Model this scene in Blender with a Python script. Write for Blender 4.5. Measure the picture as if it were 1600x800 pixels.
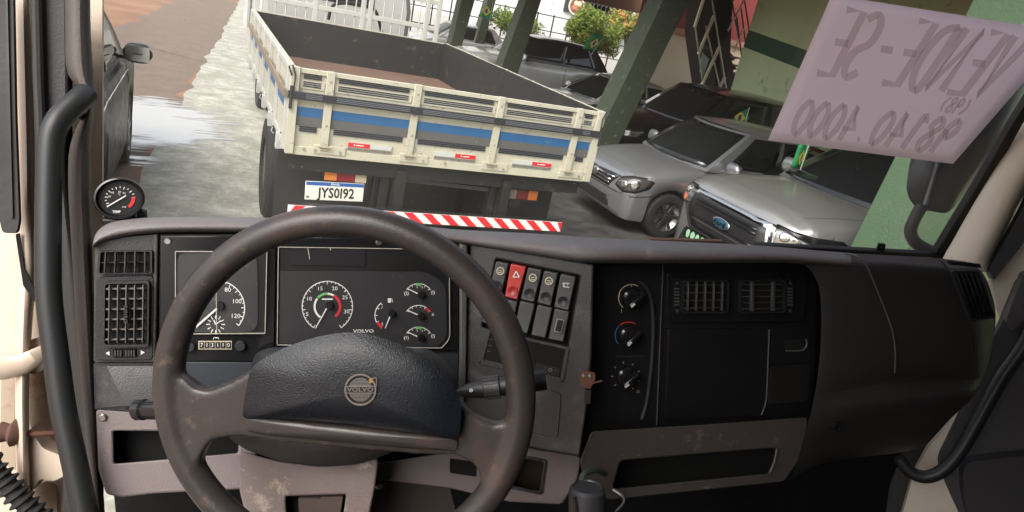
import bpy, bmesh, math, random
from mathutils import Vector, Matrix, noise
from mathutils.bvhtree import BVHTree
from mathutils.geometry import tessellate_polygon
random.seed(7)
R = math.radians
for o in list(bpy.data.objects): bpy.data.objects.remove(o)
scn = bpy.context.scene
COL = scn.collection

# ------------------------------------------------------------------ camera
F = 1067.0
CX = Vector((0.90472691, 0.03573073, 0.42449092))      # rows: world X, Y, Z seen in camera space
CY = Vector((-0.37827619, -0.39085918, 0.83912826))
CZ = Vector((0.19589884, -0.91975672, -0.34010473))
CAM = Vector((0, 0, 2.45))
cd = bpy.data.cameras.new('camera'); cam = bpy.data.objects.new('camera', cd); COL.objects.link(cam)
cd.sensor_width = 36.0; cd.lens = F / 1600 * 36; cd.clip_start = 0.02; cd.clip_end = 2000
cam.matrix_world = Matrix(((CX.x, -CX.y, -CX.z, CAM.x), (CY.x, -CY.y, -CY.z, CAM.y), (CZ.x, -CZ.y, -CZ.z, CAM.z), (0, 0, 0, 1)))
scn.camera = cam
# ------------------------------------------------------------------ world, sun, exposure
SUN_EL, SUN_AZ = 48, 232           # azimuth clockwise from +Y
w = bpy.data.worlds.new('World'); scn.world = w; w.use_nodes = True
nt = w.node_tree; nt.nodes.clear()
sky = nt.nodes.new('ShaderNodeTexSky'); sky.sky_type = 'NISHITA'; sky.sun_disc = False
sky.sun_elevation = R(SUN_EL); sky.sun_rotation = R(SUN_AZ); sky.dust_density = 4.0; sky.air_density = 1.0; sky.ozone_density = 0.6
bg = nt.nodes.new('ShaderNodeBackground'); bg.inputs[1].default_value = 0.15
ou = nt.nodes.new('ShaderNodeOutputWorld'); hs_ = nt.nodes.new('ShaderNodeHueSaturation'); hs_.inputs['Saturation'].default_value = .45; nt.links.new(sky.outputs[0], hs_.inputs['Color']); nt.links.new(hs_.outputs[0], bg.inputs[0]); nt.links.new(bg.outputs[0], ou.inputs[0])
sd = bpy.data.lights.new('sun', 'SUN'); sd.energy = 1.3; sd.angle = R(50); sd.color = (1, .95, .87)
so = bpy.data.objects.new('sun', sd); COL.objects.link(so)
_s = Vector((math.sin(R(SUN_AZ)) * math.cos(R(SUN_EL)), math.cos(R(SUN_AZ)) * math.cos(R(SUN_EL)), math.sin(R(SUN_EL))))
so.rotation_euler = _s.to_track_quat('Z', 'Y').to_euler(); so.location = (0, 0, 30)
scn.view_settings.view_transform = 'Standard'; scn.view_settings.look = 'None'
scn.view_settings.exposure = 1.12; scn.view_settings.gamma = 1
try:
    scn.cycles.max_bounces = 8; scn.cycles.diffuse_bounces = 5; scn.cycles.transparent_max_bounces = 12
    scn.cycles.caustics_reflective = False; scn.cycles.caustics_refractive = False
except Exception: pass

# ------------------------------------------------------------------ frames of reference
def c2w(v): return Vector((CX.dot(v), CY.dot(v), CZ.dot(v)))
def ray(px, py): return c2w(Vector(((px - 800) / F, (py - 400) / F, 1)))
def P(px, py, d): return CAM + ray(px, py) * d
XC = Vector((0.98754091, -0.1420605, 0.06768876)); YC = Vector((0.14238707, 0.98981105, 0)); ZC = Vector((-0.06699909, 0.009638, 0.99770649))
def C(x, y, z): return CAM + XC * x + YC * y + ZC * z           # the cab's own frame, origin at the driver's eye
class Pl:
    def __init__(s, p, n): s.p = Vector(p); s.n = Vector(n).normalized()
    def at(s, px, py, off=0.0):
        r = ray(px, py); p = s.p + s.n * off
        return CAM + r * ((p - CAM).dot(s.n) / r.dot(s.n))
a = R(15)
UP = ZC * math.cos(a) + YC * math.sin(a); NM = -YC * math.cos(a) + ZC * math.sin(a)
PM = Pl(P(480, 450, 1.06), NM)                                    # main fascia
ph = R(28)
PS = Pl(PM.at(732, 450), NM * math.cos(ph) - XC * math.sin(ph))   # switch panel turned to the driver

# ------------------------------------------------------------------ materials
def newmat(name):
    m = bpy.data.materials.new(name); m.use_nodes = True
    return m, m.node_tree, m.node_tree.nodes['Principled BSDF']
def mat(name, col, rough=.5, metal=0, bump=0, bscale=200, var=0, vscale=6, wear=None, wamt=.5, wscale=12, spec=.5, coat=0, rvar=0.0, emit=None, trans=0, sheen=0):
    m, t, b = newmat(name); N = t.nodes; L = t.links
    col = tuple(col) + (1,) if len(col) == 3 else col
    b.inputs['Base Color'].default_value = col; b.inputs['Roughness'].default_value = rough
    b.inputs['Metallic'].default_value = metal; b.inputs['Specular IOR Level'].default_value = spec
    b.inputs['Coat Weight'].default_value = coat; b.inputs['Coat Roughness'].default_value = .08
    tc = N.new('ShaderNodeNewGeometry'); src = tc.outputs['Position']
    last = None
    if var or wear or rvar:
        n1 = N.new('ShaderNodeTexNoise'); n1.inputs['Scale'].default_value = vscale; n1.inputs['Detail'].default_value = 8; n1.inputs['Roughness'].default_value = .65
        L.new(src, n1.inputs['Vector'])
    if var:
        mx = N.new('ShaderNodeMix'); mx.data_type = 'RGBA'; mx.blend_type = 'MIX'
        mx.inputs[6].default_value = tuple(c * (1 - var) for c in col[:3]) + (1,)
        mx.inputs[7].default_value = tuple(min(1, c * (1 + var)) for c in col[:3]) + (1,)
        L.new(n1.outputs[0], mx.inputs[0]); last = mx.outputs[2]
    if wear:
        n2 = N.new('ShaderNodeTexNoise'); n2.inputs['Scale'].default_value = wscale; n2.inputs['Detail'].default_value = 10; n2.inputs['Roughness'].default_value = .7
        L.new(src, n2.inputs['Vector'])
        r = N.new('ShaderNodeValToRGB'); r.color_ramp.elements[0].position = .62 - wamt * .25; r.color_ramp.elements[1].position = .72 - wamt * .15
        L.new(n2.outputs[0], r.inputs[0])
        m2 = N.new('ShaderNodeMix'); m2.data_type = 'RGBA'; m2.inputs[7].default_value = tuple(wear) + (1,)
        if last: L.new(last, m2.inputs[6])
        else: m2.inputs[6].default_value = col
        L.new(r.outputs[0], m2.inputs[0]); last = m2.outputs[2]
    if last: L.new(last, b.inputs['Base Color'])
    if rvar:
        mr = N.new('ShaderNodeMapRange'); mr.inputs[1].default_value = .3; mr.inputs[2].default_value = .7
        mr.inputs[3].default_value = max(.02, rough - rvar); mr.inputs[4].default_value = min(1, rough + rvar)
        L.new(n1.outputs[0], mr.inputs[0]); L.new(mr.outputs[0], b.inputs['Roughness'])
    if bump:
        n3 = N.new('ShaderNodeTexNoise'); n3.inputs['Scale'].default_value = bscale; n3.inputs['Detail'].default_value = 3
        L.new(src, n3.inputs['Vector'])
        bp = N.new('ShaderNodeBump'); bp.inputs['Strength'].default_value = bump; bp.inputs['Distance'].default_value = .002 if bscale > 60 else .02
        L.new(n3.outputs[0], bp.inputs['Height']); L.new(bp.outputs[0], b.inputs['Normal'])
    if emit:
        b.inputs['Emission Color'].default_value = tuple(emit[:3]) + (1,); b.inputs['Emission Strength'].default_value = emit[3]
    return m
M = {}
M['pad'] = mat('dash_pad_grey', (.17, .155, .155), .58, bump=.55, bscale=420, var=.2, vscale=9, rvar=.12, wear=(.25, .235, .23), wamt=.1, wscale=22)
M['fascia'] = mat('dash_black', (.020, .021, .023), .48, bump=.3, bscale=500, var=.25, vscale=9, rvar=.12)
M['fascia_grey'] = mat('dash_charcoal', (.044, .042, .044), .40, bump=.35, bscale=500, var=.2, rvar=.12, wear=(.085, .08, .08), wamt=.4, wscale=16)
M['mauve'] = mat('dash_mauve_grey', (.21, .175, .175), .6, bump=.45, bscale=420, var=.15, vscale=5, wear=(.22, .18, .16), wamt=.12, wscale=30, rvar=.1)
M['black'] = mat('deep_black_plastic', (.006, .006, .0065), .5, var=.2, rvar=.1)
M['void'] = mat('black_void', (.003, .003, .003), .9)
M['gloss'] = mat('gloss_black', (.012, .012, .013), .18, spec=.5, rvar=.08)
M['dial'] = mat('dial_face', (.028, .028, .030), .5, var=.15, vscale=14, wear=(.06, .06, .06), wamt=.1, wscale=40)
M['white'] = mat('print_white', (.75, .75, .72), .6)
M['cream_print'] = mat('print_cream', (.55, .5, .36), .6)
M['red_print'] = mat('print_red', (.6, .03, .04), .5)
M['green_print'] = mat('print_green', (.16, .5, .15), .5)
M['needle'] = mat('needle_white', (.8, .78, .74), .4)
M['wheel_rim'] = None
M['hubpad'] = mat('hub_pad', (.007, .0095, .014), .28, bump=.4, bscale=620, var=.2, rvar=.08)
M['chrome'] = mat('chrome', (.62, .62, .62), .14, metal=1, rvar=.06)
M['alu'] = mat('worn_steel', (.4, .39, .37), .35, metal=1, var=.3, vscale=40)
M['rubber'] = mat('rubber_black', (.018, .018, .018), .62, var=.3, rvar=.1, bump=.2, bscale=120)
M['handle'] = mat('handle_black', (.018, .019, .020), .45, bump=.12, bscale=500, var=.15)
M['trim'] = mat('pillar_trim', (.085, .072, .064), .62, bump=.35, bscale=300, var=.12)
M['trimdark'] = mat('pillar_trim_dark', (.026, .026, .026), .6, bump=.3, bscale=300, var=.15)
M['beige'] = mat('beige_cab_paint', (.60, .49, .39), .38, var=.06, vscale=4, wear=(.30, .17, .10), wamt=.02, wscale=14, rvar=.08)
M['beige_trim'] = mat('beige_plastic', (.66, .57, .46), .55, bump=.3, bscale=300, var=.08)
M['recess'] = mat('dusty_recess', (.34, .27, .20), .7, var=.3, vscale=8, wear=(.22, .07, .03), wamt=.25, wscale=9)
M['rust'] = mat('rust', (.12, .05, .03), .85, var=.4, vscale=30, bump=.5, bscale=80)
M['red_switch'] = mat('hazard_red', (.55, .06, .05), .38, var=.15)
M['switch'] = mat('switch_grey', (.085, .083, .085), .42, var=.15, rvar=.1)

def rim_material():
    m, t, b = newmat('worn_steering_rim'); N = t.nodes; L = t.links
    g = N.new('ShaderNodeNewGeometry')
    n1 = N.new('ShaderNodeTexNoise'); n1.inputs['Scale'].default_value = 5; n1.inputs['Detail'].default_value = 10; n1.inputs['Roughness'].default_value = .7
    n2 = N.new('ShaderNodeTexNoise'); n2.inputs['Scale'].default_value = 60; n2.inputs['Detail'].default_value = 8
    n3 = N.new('ShaderNodeTexNoise'); n3.inputs['Scale'].default_value = 420
    for n in (n1, n2, n3): L.new(g.outputs['Position'], n.inputs['Vector'])
    r = N.new('ShaderNodeValToRGB'); e = r.color_ramp.elements
    e[0].position = .35; e[0].color = (.030, .027, .027, 1); e[1].position = .74; e[1].color = (.095, .055, .042, 1)
    e.new(.56).color = (.042, .035, .033, 1)
    L.new(n1.outputs[0], r.inputs[0])
    r2 = N.new('ShaderNodeValToRGB'); r2.color_ramp.elements[0].position = .62; r2.color_ramp.elements[1].position = .74
    L.new(n2.outputs[0], r2.inputs[0])
    mx = N.new('ShaderNodeMix'); mx.data_type = 'RGBA'; mx.inputs[7].default_value = (.17, .12, .09, 1)
    mm = N.new('ShaderNodeMath'); mm.operation = 'MULTIPLY'; mm.inputs[1].default_value = .45
    L.new(r2.outputs[0], mm.inputs[0]); L.new(mm.outputs[0], mx.inputs[0]); L.new(r.outputs[0], mx.inputs[6]); L.new(mx.outputs[2], b.inputs['Base Color'])
    mr = N.new('ShaderNodeMapRange'); mr.inputs[3].default_value = .26; mr.inputs[4].default_value = .44; L.new(n1.outputs[0], mr.inputs[0]); L.new(mr.outputs[0], b.inputs['Roughness'])
    bp = N.new('ShaderNodeBump'); bp.inputs['Strength'].default_value = .25; bp.inputs['Distance'].default_value = .001
    L.new(n3.outputs[0], bp.inputs['Height']); L.new(bp.outputs[0], b.inputs['Normal'])
    return m
M['wheel_rim'] = rim_material()

def glass_material(name, dust_veil=.06, tint=(1, 1, 1)):
    m, t, b = newmat(name); N = t.nodes; L = t.links; N.remove(b)
    tr = N.new('ShaderNodeBsdfTransparent'); tr.inputs[0].default_value = tint + (1,)
    gl = N.new('ShaderNodeBsdfGlossy'); gl.inputs['Roughness'].default_value = .02
    df = N.new('ShaderNodeBsdfDiffuse'); df.inputs[0].default_value = (.7, .68, .62, 1)
    fr = N.new('ShaderNodeFresnel'); fr.inputs[0].default_value = 1.3
    m1 = N.new('ShaderNodeMixShader'); m2 = N.new('ShaderNodeMixShader')
    gb_ = N.new('ShaderNodeNewGeometry'); bk = N.new('ShaderNodeMath'); bk.operation = 'SUBTRACT'; bk.inputs[0].default_value = 1; L.new(gb_.outputs['Backfacing'], bk.inputs[1]); fm = N.new('ShaderNodeMath'); fm.operation = 'MULTIPLY'; L.new(fr.outputs[0], fm.inputs[0]); L.new(bk.outputs[0], fm.inputs[1])
    L.new(fm.outputs[0], m1.inputs[0]); L.new(tr.outputs[0], m1.inputs[1]); L.new(gl.outputs[0], m1.inputs[2])
    g = N.new('ShaderNodeNewGeometry')
    n1 = N.new('ShaderNodeTexNoise'); n1.inputs['Scale'].default_value = 3; n1.inputs['Detail'].default_value = 6
    v = N.new('ShaderNodeTexVoronoi'); v.inputs['Scale'].default_value = 42
    L.new(g.outputs['Position'], n1.inputs['Vector']); L.new(g.outputs['Position'], v.inputs['Vector'])
    sp = N.new('ShaderNodeMath'); sp.operation = 'LESS_THAN'; sp.inputs[1].default_value = .055; L.new(v.outputs['Distance'], sp.inputs[0])
    sel = N.new('ShaderNodeSeparateColor'); L.new(v.outputs['Color'], sel.inputs[0])
    gt = N.new('ShaderNodeMath'); gt.operation = 'GREATER_THAN'; gt.inputs[1].default_value = .86; L.new(sel.outputs[0], gt.inputs[0])
    ml = N.new('ShaderNodeMath'); ml.operation = 'MULTIPLY'; L.new(sp.outputs[0], ml.inputs[0]); L.new(gt.outputs[0], ml.inputs[1])
    m5 = N.new('ShaderNodeMath'); m5.operation = 'MULTIPLY'; m5.inputs[1].default_value = .45; L.new(ml.outputs[0], m5.inputs[0])
    du = N.new('ShaderNodeMath'); du.operation = 'MULTIPLY_ADD'; du.inputs[1].default_value = dust_veil; L.new(n1.outputs[0], du.inputs[0]); L.new(m5.outputs[0], du.inputs[2])  # film is dust plus a painted veil of glass reflections
    L.new(du.outputs[0], m2.inputs[0]); L.new(m1.outputs[0], m2.inputs[1]); L.new(df.outputs[0], m2.inputs[2])
    L.new(m2.outputs[0], N['Material Output'].inputs[0])
    return m
M['windscreen'] = glass_material('dusty_veiled_windscreen', .065)
M['clear'] = glass_material('instrument_glass', .02)

# ------------------------------------------------------------------ mesh collecting
class MB:
    def __init__(s): s.v = []; s.f = []; s.mi = []
    def add(s, vs, fs, mi=0):
        k = len(s.v); s.v += [Vector(x) for x in vs]; s.f += [tuple(i + k for i in f) for f in fs]; s.mi += [mi] * len(fs)
    def prism(s, pts, vec, mi=0, cap=True):
        pts = [Vector(p) for p in pts]; n = len(pts); vec = Vector(vec)
        tri = tessellate_polygon([pts])
        fs = []
        if n == 4 : fs += [(0, 1, 2, 3), (7, 6, 5, 4)]
        else: fs += [tuple(t) for t in tri] + [tuple(i + n for i in reversed(t)) for t in tri]
        fs += [(i, i + n, (i + 1) % n + n, (i + 1) % n) for i in range(n)]
        s.add(pts + [p + vec for p in pts], fs, mi)
    def box(s, c, ax, ay, az, mi=0):
        c = Vector(c); ax, ay, az = Vector(ax), Vector(ay), Vector(az)
        vs = [c + ax * i + ay * j + az * k for i in (-1, 1) for j in (-1, 1) for k in (-1, 1)]
        s.add(vs, [(0, 1, 3, 2), (4, 6, 7, 5), (0, 4, 5, 1), (2, 3, 7, 6), (0, 2, 6, 4), (1, 5, 7, 3)], mi)
    def bx(s, x0, x1, y0, y1, z0, z1, mi=0):
        s.box(((x0 + x1) / 2, (y0 + y1) / 2, (z0 + z1) / 2), ((x1 - x0) / 2, 0, 0), (0, (y1 - y0) / 2, 0), (0, 0, (z1 - z0) / 2), mi)
    def tube(s, path, r, seg=12, mi=0, ell=None, closed=False):
        path = [Vector(p) for p in path]; n = len(path); vs = []; fs = []
        up = None
        for i, p in enumerate(path):
            if closed: t = (path[(i + 1) % n] - path[i - 1]).normalized()
            else: t = (path[min(i + 1, n - 1)] - path[max(i - 1, 0)]).normalized()
            if up is None:
                up = t.orthogonal().normalized() if ell is None else Vector(ell[0]).normalized()
            up = (up - t * up.dot(t)).normalized(); sd_ = t.cross(up)
            rr = r[i] if isinstance(r, (list, tuple)) else r
            ra, rb = (rr, rr) if ell is None else (rr, rr * ell[1])
            for k in range(seg):
                an = 2 * math.pi * k / seg; vs.append(p + up * (ra * math.cos(an)) + sd_ * (rb * math.sin(an)))
        m = n if closed else n - 1
        for i in range(m):
            for k in range(seg):
                j = (i + 1) % n
                fs.append((i * seg + k, i * seg + (k + 1) % seg, j * seg + (k + 1) % seg, j * seg + k))
        if not closed:
            fs.append(tuple(reversed(range(seg)))); fs.append(tuple(range((n - 1) * seg, n * seg)))
        s.add(vs, fs, mi)
    def cyl(s, p0, p1, r, seg=20, mi=0): s.tube([p0, p1], r, seg, mi)
    def lathe(s, c, axis, prof, seg=32, mi=0, close=True):     # prof: (radius, along)
        c = Vector(c); ax = Vector(axis).normalized(); u = ax.orthogonal().normalized(); v = ax.cross(u); vs = []; fs = []
        for (r, h) in prof:
            for k in range(seg):
                an = 2 * math.pi * k / seg; vs.append(c + ax * h + u * (r * math.cos(an)) + v * (r * math.sin(an)))
        n = len(prof)
        for i in range(n - 1):
            for k in range(seg): fs.append((i * seg + k, i * seg + (k + 1) % seg, (i + 1) * seg + (k + 1) % seg, (i + 1) * seg + k))
        if close: fs.append(tuple(reversed(range(seg)))); fs.append(tuple(range((n - 1) * seg, n * seg)))
        s.add(vs, fs, mi)
    def grid(s, rows, mi=0, wrap=False):
        n = len(rows[0]); vs = [p for r in rows for p in r]; fs = []
        for i in range(len(rows) - 1):
            for j in range(n if wrap else n - 1):
                k = (j + 1) % n
                fs.append((i * n + j, i * n + k, (i + 1) * n + k, (i + 1) * n + j))
        s.add(vs, fs, mi)

def worldloc(o):
    v = Vector((0, 0, 0))
    while o is not None: v = v + o.location; o = o.parent
    return v
def obj(name, mb, material, parent=None, smooth=35, bevel=0, bseg=2, solid=0, local=False, mods=None, label=None):
    me = bpy.data.meshes.new(name)
    off = Vector((0, 0, 0)) if (local or parent is None) else worldloc(parent)
    me.from_pydata([tuple(v - off) for v in mb.v], [], mb.f)
    mats = material if isinstance(material, (list, tuple)) else [material]
    for m in mats: me.materials.append(m)
    if len(mats) > 1:
        for p, i in zip(me.polygons, mb.mi): p.material_index = i
    bm = bmesh.new(); bm.from_mesh(me); bmesh.ops.recalc_face_normals(bm, faces=bm.faces[:]); bm.to_mesh(me); bm.free()
    if smooth:
        me.polygons.foreach_set('use_smooth', [True] * len(me.polygons))
        me.set_sharp_from_angle(angle=R(smooth))
    o = bpy.data.objects.new(name, me); COL.objects.link(o)
    if parent is not None: o.parent = parent
    if solid:
        md = o.modifiers.new('s', 'SOLIDIFY'); md.thickness = solid; md.offset = 0
    if bevel:
        md = o.modifiers.new('b', 'BEVEL'); md.width = bevel; md.segments = bseg; md.limit_method = 'ANGLE'; md.angle_limit = R(40)
    if label: o['label'] = label
    return o
def thing(name, label, cat, loc=(0, 0, 0), rotz=0, group=None):
    o = bpy.data.objects.new(name, None); COL.objects.link(o); o.empty_display_size = .2
    o.location = loc; o.rotation_euler = (0, 0, rotz); o['label'] = label; o['category'] = cat
    if group: o['group'] = group
    return o
def tag(o, label, cat, group=None):
    o['label'] = label; o['category'] = cat
    if group: o['group'] = group
    return o
def struct(name, mb, m, smooth=0):
    o = obj(name, mb, m, None, smooth); o['kind'] = 'structure'; return o

# ---- px helpers: outlines in picture units laid on a real plane
def rp(pts, r, seg=4):
    out = []; n = len(pts)
    for i in range(n):
        p = Vector(pts[i][:2]); a_ = Vector(pts[i - 1][:2]); b_ = Vector(pts[(i + 1) % n][:2])
        rr = pts[i][2] if len(pts[i]) > 2 else r
        da = (a_ - p); db = (b_ - p); l = min(rr, da.length * .45, db.length * .45)
        if l < .3: out.append(tuple(p)); continue
        s = p + da.normalized() * l; e = p + db.normalized() * l
        for k in range(seg + 1):
            t = k / seg; q = s * (1 - t) ** 2 + p * 2 * t * (1 - t) + e * t * t; out.append(tuple(q))
    return out
def slab(mb, pl, pts, off, th, mi=0):
    mb.prism([pl.at(x, y, off) for x, y in pts], -pl.n * th, mi)
def pslab(name, pl, pts, off, th, material, parent, bevel=.002, r=0, **k):
    mb = MB(); slab(mb, pl, rp(pts, r) if r else pts, off, th)
    return obj(name, mb, material, parent, bevel=bevel, **k)
def arc(cx, cy, r0, r1, a0, a1, n=24, ky=1.0):
    o = [(cx + r1 * math.cos(R(a0 + (a1 - a0) * i / n)), cy - ky * r1 * math.sin(R(a0 + (a1 - a0) * i / n))) for i in range(n + 1)]
    i_ = [(cx + r0 * math.cos(R(a0 + (a1 - a0) * i / n)), cy - ky * r0 * math.sin(R(a0 + (a1 - a0) * i / n))) for i in range(n + 1)]
    return o, i_
def arcs(mb, pl, cx, cy, r0, r1, a0, a1, off, n=24, mi=0, th=.0006):
    o, i_ = arc(cx, cy, r0, r1, a0, a1, n)
    for k in range(n): slab(mb, pl, [o[k], o[k + 1], i_[k + 1], i_[k]], off, th, mi)
def disc(mb, pl, cx, cy, r, off, th, n=28, mi=0, ky=1.0):
    slab(mb, pl, [(cx + r * math.cos(2 * math.pi * i / n), cy + ky * r * math.sin(2 * math.pi * i / n)) for i in range(n)], off, th, mi)
def line(mb, pl, p, q, wd, off, th=.0006, mi=0, wd2=None):
    p = Vector(p); q = Vector(q); d = (q - p).normalized(); nn = Vector((-d.y, d.x)); w2 = wd if wd2 is None else wd2
    slab(mb, pl, [p + nn * wd / 2, q + nn * w2 / 2, q - nn * w2 / 2, p - nn * wd / 2], off, th, mi)
def rings(mb, pl, pts, off0, hgt, nr=6, power=2.2, back=.01, cen=None, mi=0, edge=0.0):
    c = Vector(cen) if cen else sum((Vector(p) for p in pts), Vector((0, 0))) / len(pts)
    rows = [[pl.at(x, y, off0 - back) for x, y in pts]]
    for k in range(nr):
        s = 1 - k / nr; h = off0 + hgt * (1 - s ** power)
        rows.append([pl.at(*(c + (Vector(p) - c) * s), h) for p in pts])
    mb.grid(rows, mi, wrap=True)
    k0 = len(mb.v) - len(pts); mb.v.append(pl.at(c.x, c.y, off0 + hgt)); e = len(mb.v) - 1; n = len(pts)
    for i in range(n): mb.f.append((k0 + i, k0 + (i + 1) % n, e)); mb.mi.append(mi)
_tc = {}
def text_geo(s, bold=False):
    if (s, bold) in _tc: return _tc[(s, bold)]
    cu = bpy.data.curves.new('t', 'FONT'); cu.body = s; cu.align_x = 'CENTER'; cu.align_y = 'CENTER'; cu.resolution_u = 2
    if bold: cu.offset = .02
    o = bpy.data.objects.new('t', cu); COL.objects.link(o); bpy.context.view_layer.update()
    me = bpy.data.meshes.new_from_object(o); vs = [tuple(v.co) for v in me.vertices]; fs = [tuple(p.vertices) for p in me.polygons]
    bpy.data.objects.remove(o); bpy.data.curves.remove(cu); bpy.data.meshes.remove(me)
    _tc[(s, bold)] = (vs, fs); return vs, fs
def ptext(mb, pl, s, cx, cy, size, off, rot=0, sx=1.0, mi=0, bold=False, shear=0):
    vs, fs = text_geo(s, bold); c, n = math.cos(R(rot)), math.sin(R(rot)); out = []
    for (u, v, _) in vs:
        x = (u + shear * v) * size * sx; y = -v * size
        out.append(pl.at(cx + x * c - y * n, cy + x * n + y * c, off))
    mb.add(out, fs, mi)
def wtext(mb, s, o, ux, uy, size, sx=1.0, mi=0, bold=False):
    vs, fs = text_geo(s, bold); o = Vector(o); ux = Vector(ux); uy = Vector(uy)
    mb.add([o + ux * (u * size * sx) + uy * (v * size) for u, v, _ in vs], fs, mi)

# =================================================================== THE CAB WE SIT IN
PW = Pl(C(0, 1.36, -.35), -YC * .985 - ZC * .17)                 # windscreen plane
PD = Pl(P(70, 500, 1.02), c2w(Vector((.35, 0, -1))))             # left door jamb
PR = Pl(P(1520, 420, 1.75), c2w(Vector((-.45, 0, -1))))           # right jamb
LOC_CAB = C(.55, .3, -1.45)
cab = thing('truck_cab', 'cream painted truck cab around the viewpoint, with windscreen, pillars and black grab handle', 'truck cab', LOC_CAB)
def cslab(mb, x0, x1, y0, y1, z0, z1, mi=0):
    mb.box(C((x0 + x1) / 2, (y0 + y1) / 2, (z0 + z1) / 2), XC * ((x1 - x0) / 2), YC * ((y1 - y0) / 2), ZC * ((z1 - z0) / 2), mi)
mb = MB(); cslab(mb, -.42, 1.95, -.8, 1.25, .62, .68); obj('roof_lining', mb, mat('roof_lining', (.42, .40, .38), .9), cab)
mb = MB(); cslab(mb, -.52, 1.95, -.86, -.8, -1.5, .62); obj('rear_wall', mb, mat('rear_wall_trim', (.09, .085, .08), .9), cab)
mb = MB(); cslab(mb, -.52, 1.95, -.8, 1.30, -1.5, -1.45); obj('floor', mb, M['void'], cab)
mb = MB(); cslab(mb, -.40, 1.86, 1.32, 1.38, -1.5, -.76); obj('firewall', mb, M['black'], cab)
mb = MB(); cslab(mb, 1.9, 1.95, -.8, .9, -1.5, -.35); cslab(mb, 1.9, 1.95, -.8, .95, -.35, .62); cslab(mb, 1.9, 1.95, .95, 1.3, -1.5, .62)  # upper slabs close the window opening to keep light off the right side
obj('side_wall_light_block', mb, M['trimdark'], cab)
# windscreen and its black surround
mb = MB(); slab(mb, PW, [(100, -60), (1680, -90), (1500, 425), (900, 420), (140, 420)], 0, .005)
obj('windscreen', mb, M['windscreen'], cab, smooth=0)
mb = MB(); slab(mb, PW, [(1462, 397), (1474, 402), (1545, 290), (1600, 192), (1640, 120), (1630, 118), (1580, 198), (1526, 292)], .012, .02)
slab(mb, PW, [(1180, 383), (1462, 397), (1474, 402), (1180, 410)], .012, .02)
obj('windscreen_seal', mb, M['rubber'], cab, bevel=.003)
mb = MB(); slab(mb, PW, [(1018, 374), (1130, 377), (1130, 381), (1018, 380)], .01, .01)
obj('seal_edge', mb, mat('aged_sealant', (.16, .095, .06), .8, var=.3, vscale=40), cab)
mb = MB(); slab(mb, PW, [(1374, 381), (1384, 382), (1382, 394), (1371, 393)], .01, .006); disc(mb, PW, 1378, 387, 1.6, .012, .004, 10, 1)
obj('glass_clip', mb, [M['black'], M['alu']], cab)

# left windscreen pillar: grey-brown trim, recess, dark strips, rubber seals, cream jamb
def loft_cols(name, pl, cols, material, parent, sub=1, solid=0, **k):
    """cols: list of rows; every row = [(px,py,off),...]"""
    mb = MB(); mb.grid([[pl.at(*q) for q in row] for row in cols])
    o = obj(name, mb, material, parent, smooth=60, solid=solid, **k)
    if sub:
        md = o.modifiers.new('sub', 'SUBSURF'); md.levels = sub; md.render_levels = sub
    return o
rows = []
for (y, xa, xb) in [(-40, 100, 141), (30, 101, 141), (80, 101, 143), (120, 101, 147), (140, 128, 148), (165, 134, 148), (185, 128, 146), (210, 112, 143), (240, 104, 142), (300, 104, 142), (340, 106, 143), (450, 112, 147), (560, 120, 151), (700, 134, 157), (830, 145, 166)]:
    wdt = xb - xa
    rows.append([(xa, y, -.06), (xa + .5, y, .018), (xa + wdt * .25, y, .034), (xa + wdt * .6, y, .036), (xb - 3, y, .022), (xb, y, 0), (xb, y, -.10)])
loft_cols('pillar_trim', PD, rows, M['trim'], cab)
mb = MB(); slab(mb, PD, [(48, -40), (104, -40), (106, 120), (106, 210), (108, 340), (130, 560), (150, 830), (100, 830), (92, 560), (66, 380), (56, 200)], -.012, .03)
obj('pillar_backing', mb, M['trimdark'], cab, bevel=.004)
mb = MB(); mb.tube([PD.at(56, -40, .0), PD.at(60, 120, .0), PD.at(64, 210, 0), PD.at(66, 360, 0), PD.at(75, 420, 0)], .0075, 10); obj('door_seal', mb, M['rubber'], cab)
rows = []
for (y, xa, xb) in [(180, 84, 104), (300, 86, 106), (400, 90, 128), (470, 98, 140), (540, 108, 150), (620, 117, 153), (700, 126, 156), (830, 138, 163)]:
    rows.append([(xa, y, -.01), (xa + 3, y, .012), ((xa + xb) / 2, y, .018), (xb - 3, y, .01), (xb, y, -.02)])
loft_cols('lower_pillar_trim', PD, rows, mat('pillar_lower', (.034, .032, .031), .62, bump=.3, bscale=300, var=.2), cab)
# cream door jamb with its ribs
mb = MB(); slab(mb, PD, [(-40, -40), (160, -40), (160, 830), (-40, 830)], -.13, .01)
obj('jamb_back', mb, M['beige'], cab)
rows = []
for (y, xa, xb) in [(-40, 21, 50), (100, 23, 53), (225, 26, 58), (330, 28, 57), (420, 22, 60), (560, 22, 44), (700, 24, 46), (830, 26, 52)]:
    rows.append([(xa, y, -.10), (xa + 1, y, -.028), ((xa + xb) / 2, y, -.022), (xb - 1, y, -.03), (xb, y, -.10)])
loft_cols('jamb_post', PD, rows, M['beige'], cab)
mb = MB()
for pts in ([(44, 556), (76, 584), (90, 592), (92, 700), (70, 690), (46, 668)], [(52, 765), (66, 752), (88, 756), (90, 830), (52, 830)]):
    slab(mb, PD, rp(pts, 9), -.118, .004)
slab(mb, PD, rp([(2, 585), (22, 580), (24, 735), (0, 722)], 3), -.118, .004)
obj('jamb_recess', mb, M['recess'], cab)
mb = MB(); slab(mb, PD, rp([(24, 366), (30, 364), (38, 420), (70, 486), (66, 488), (36, 446)], 2), -.02, .004)
obj('jamb_gap', mb, M['void'], cab)
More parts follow.
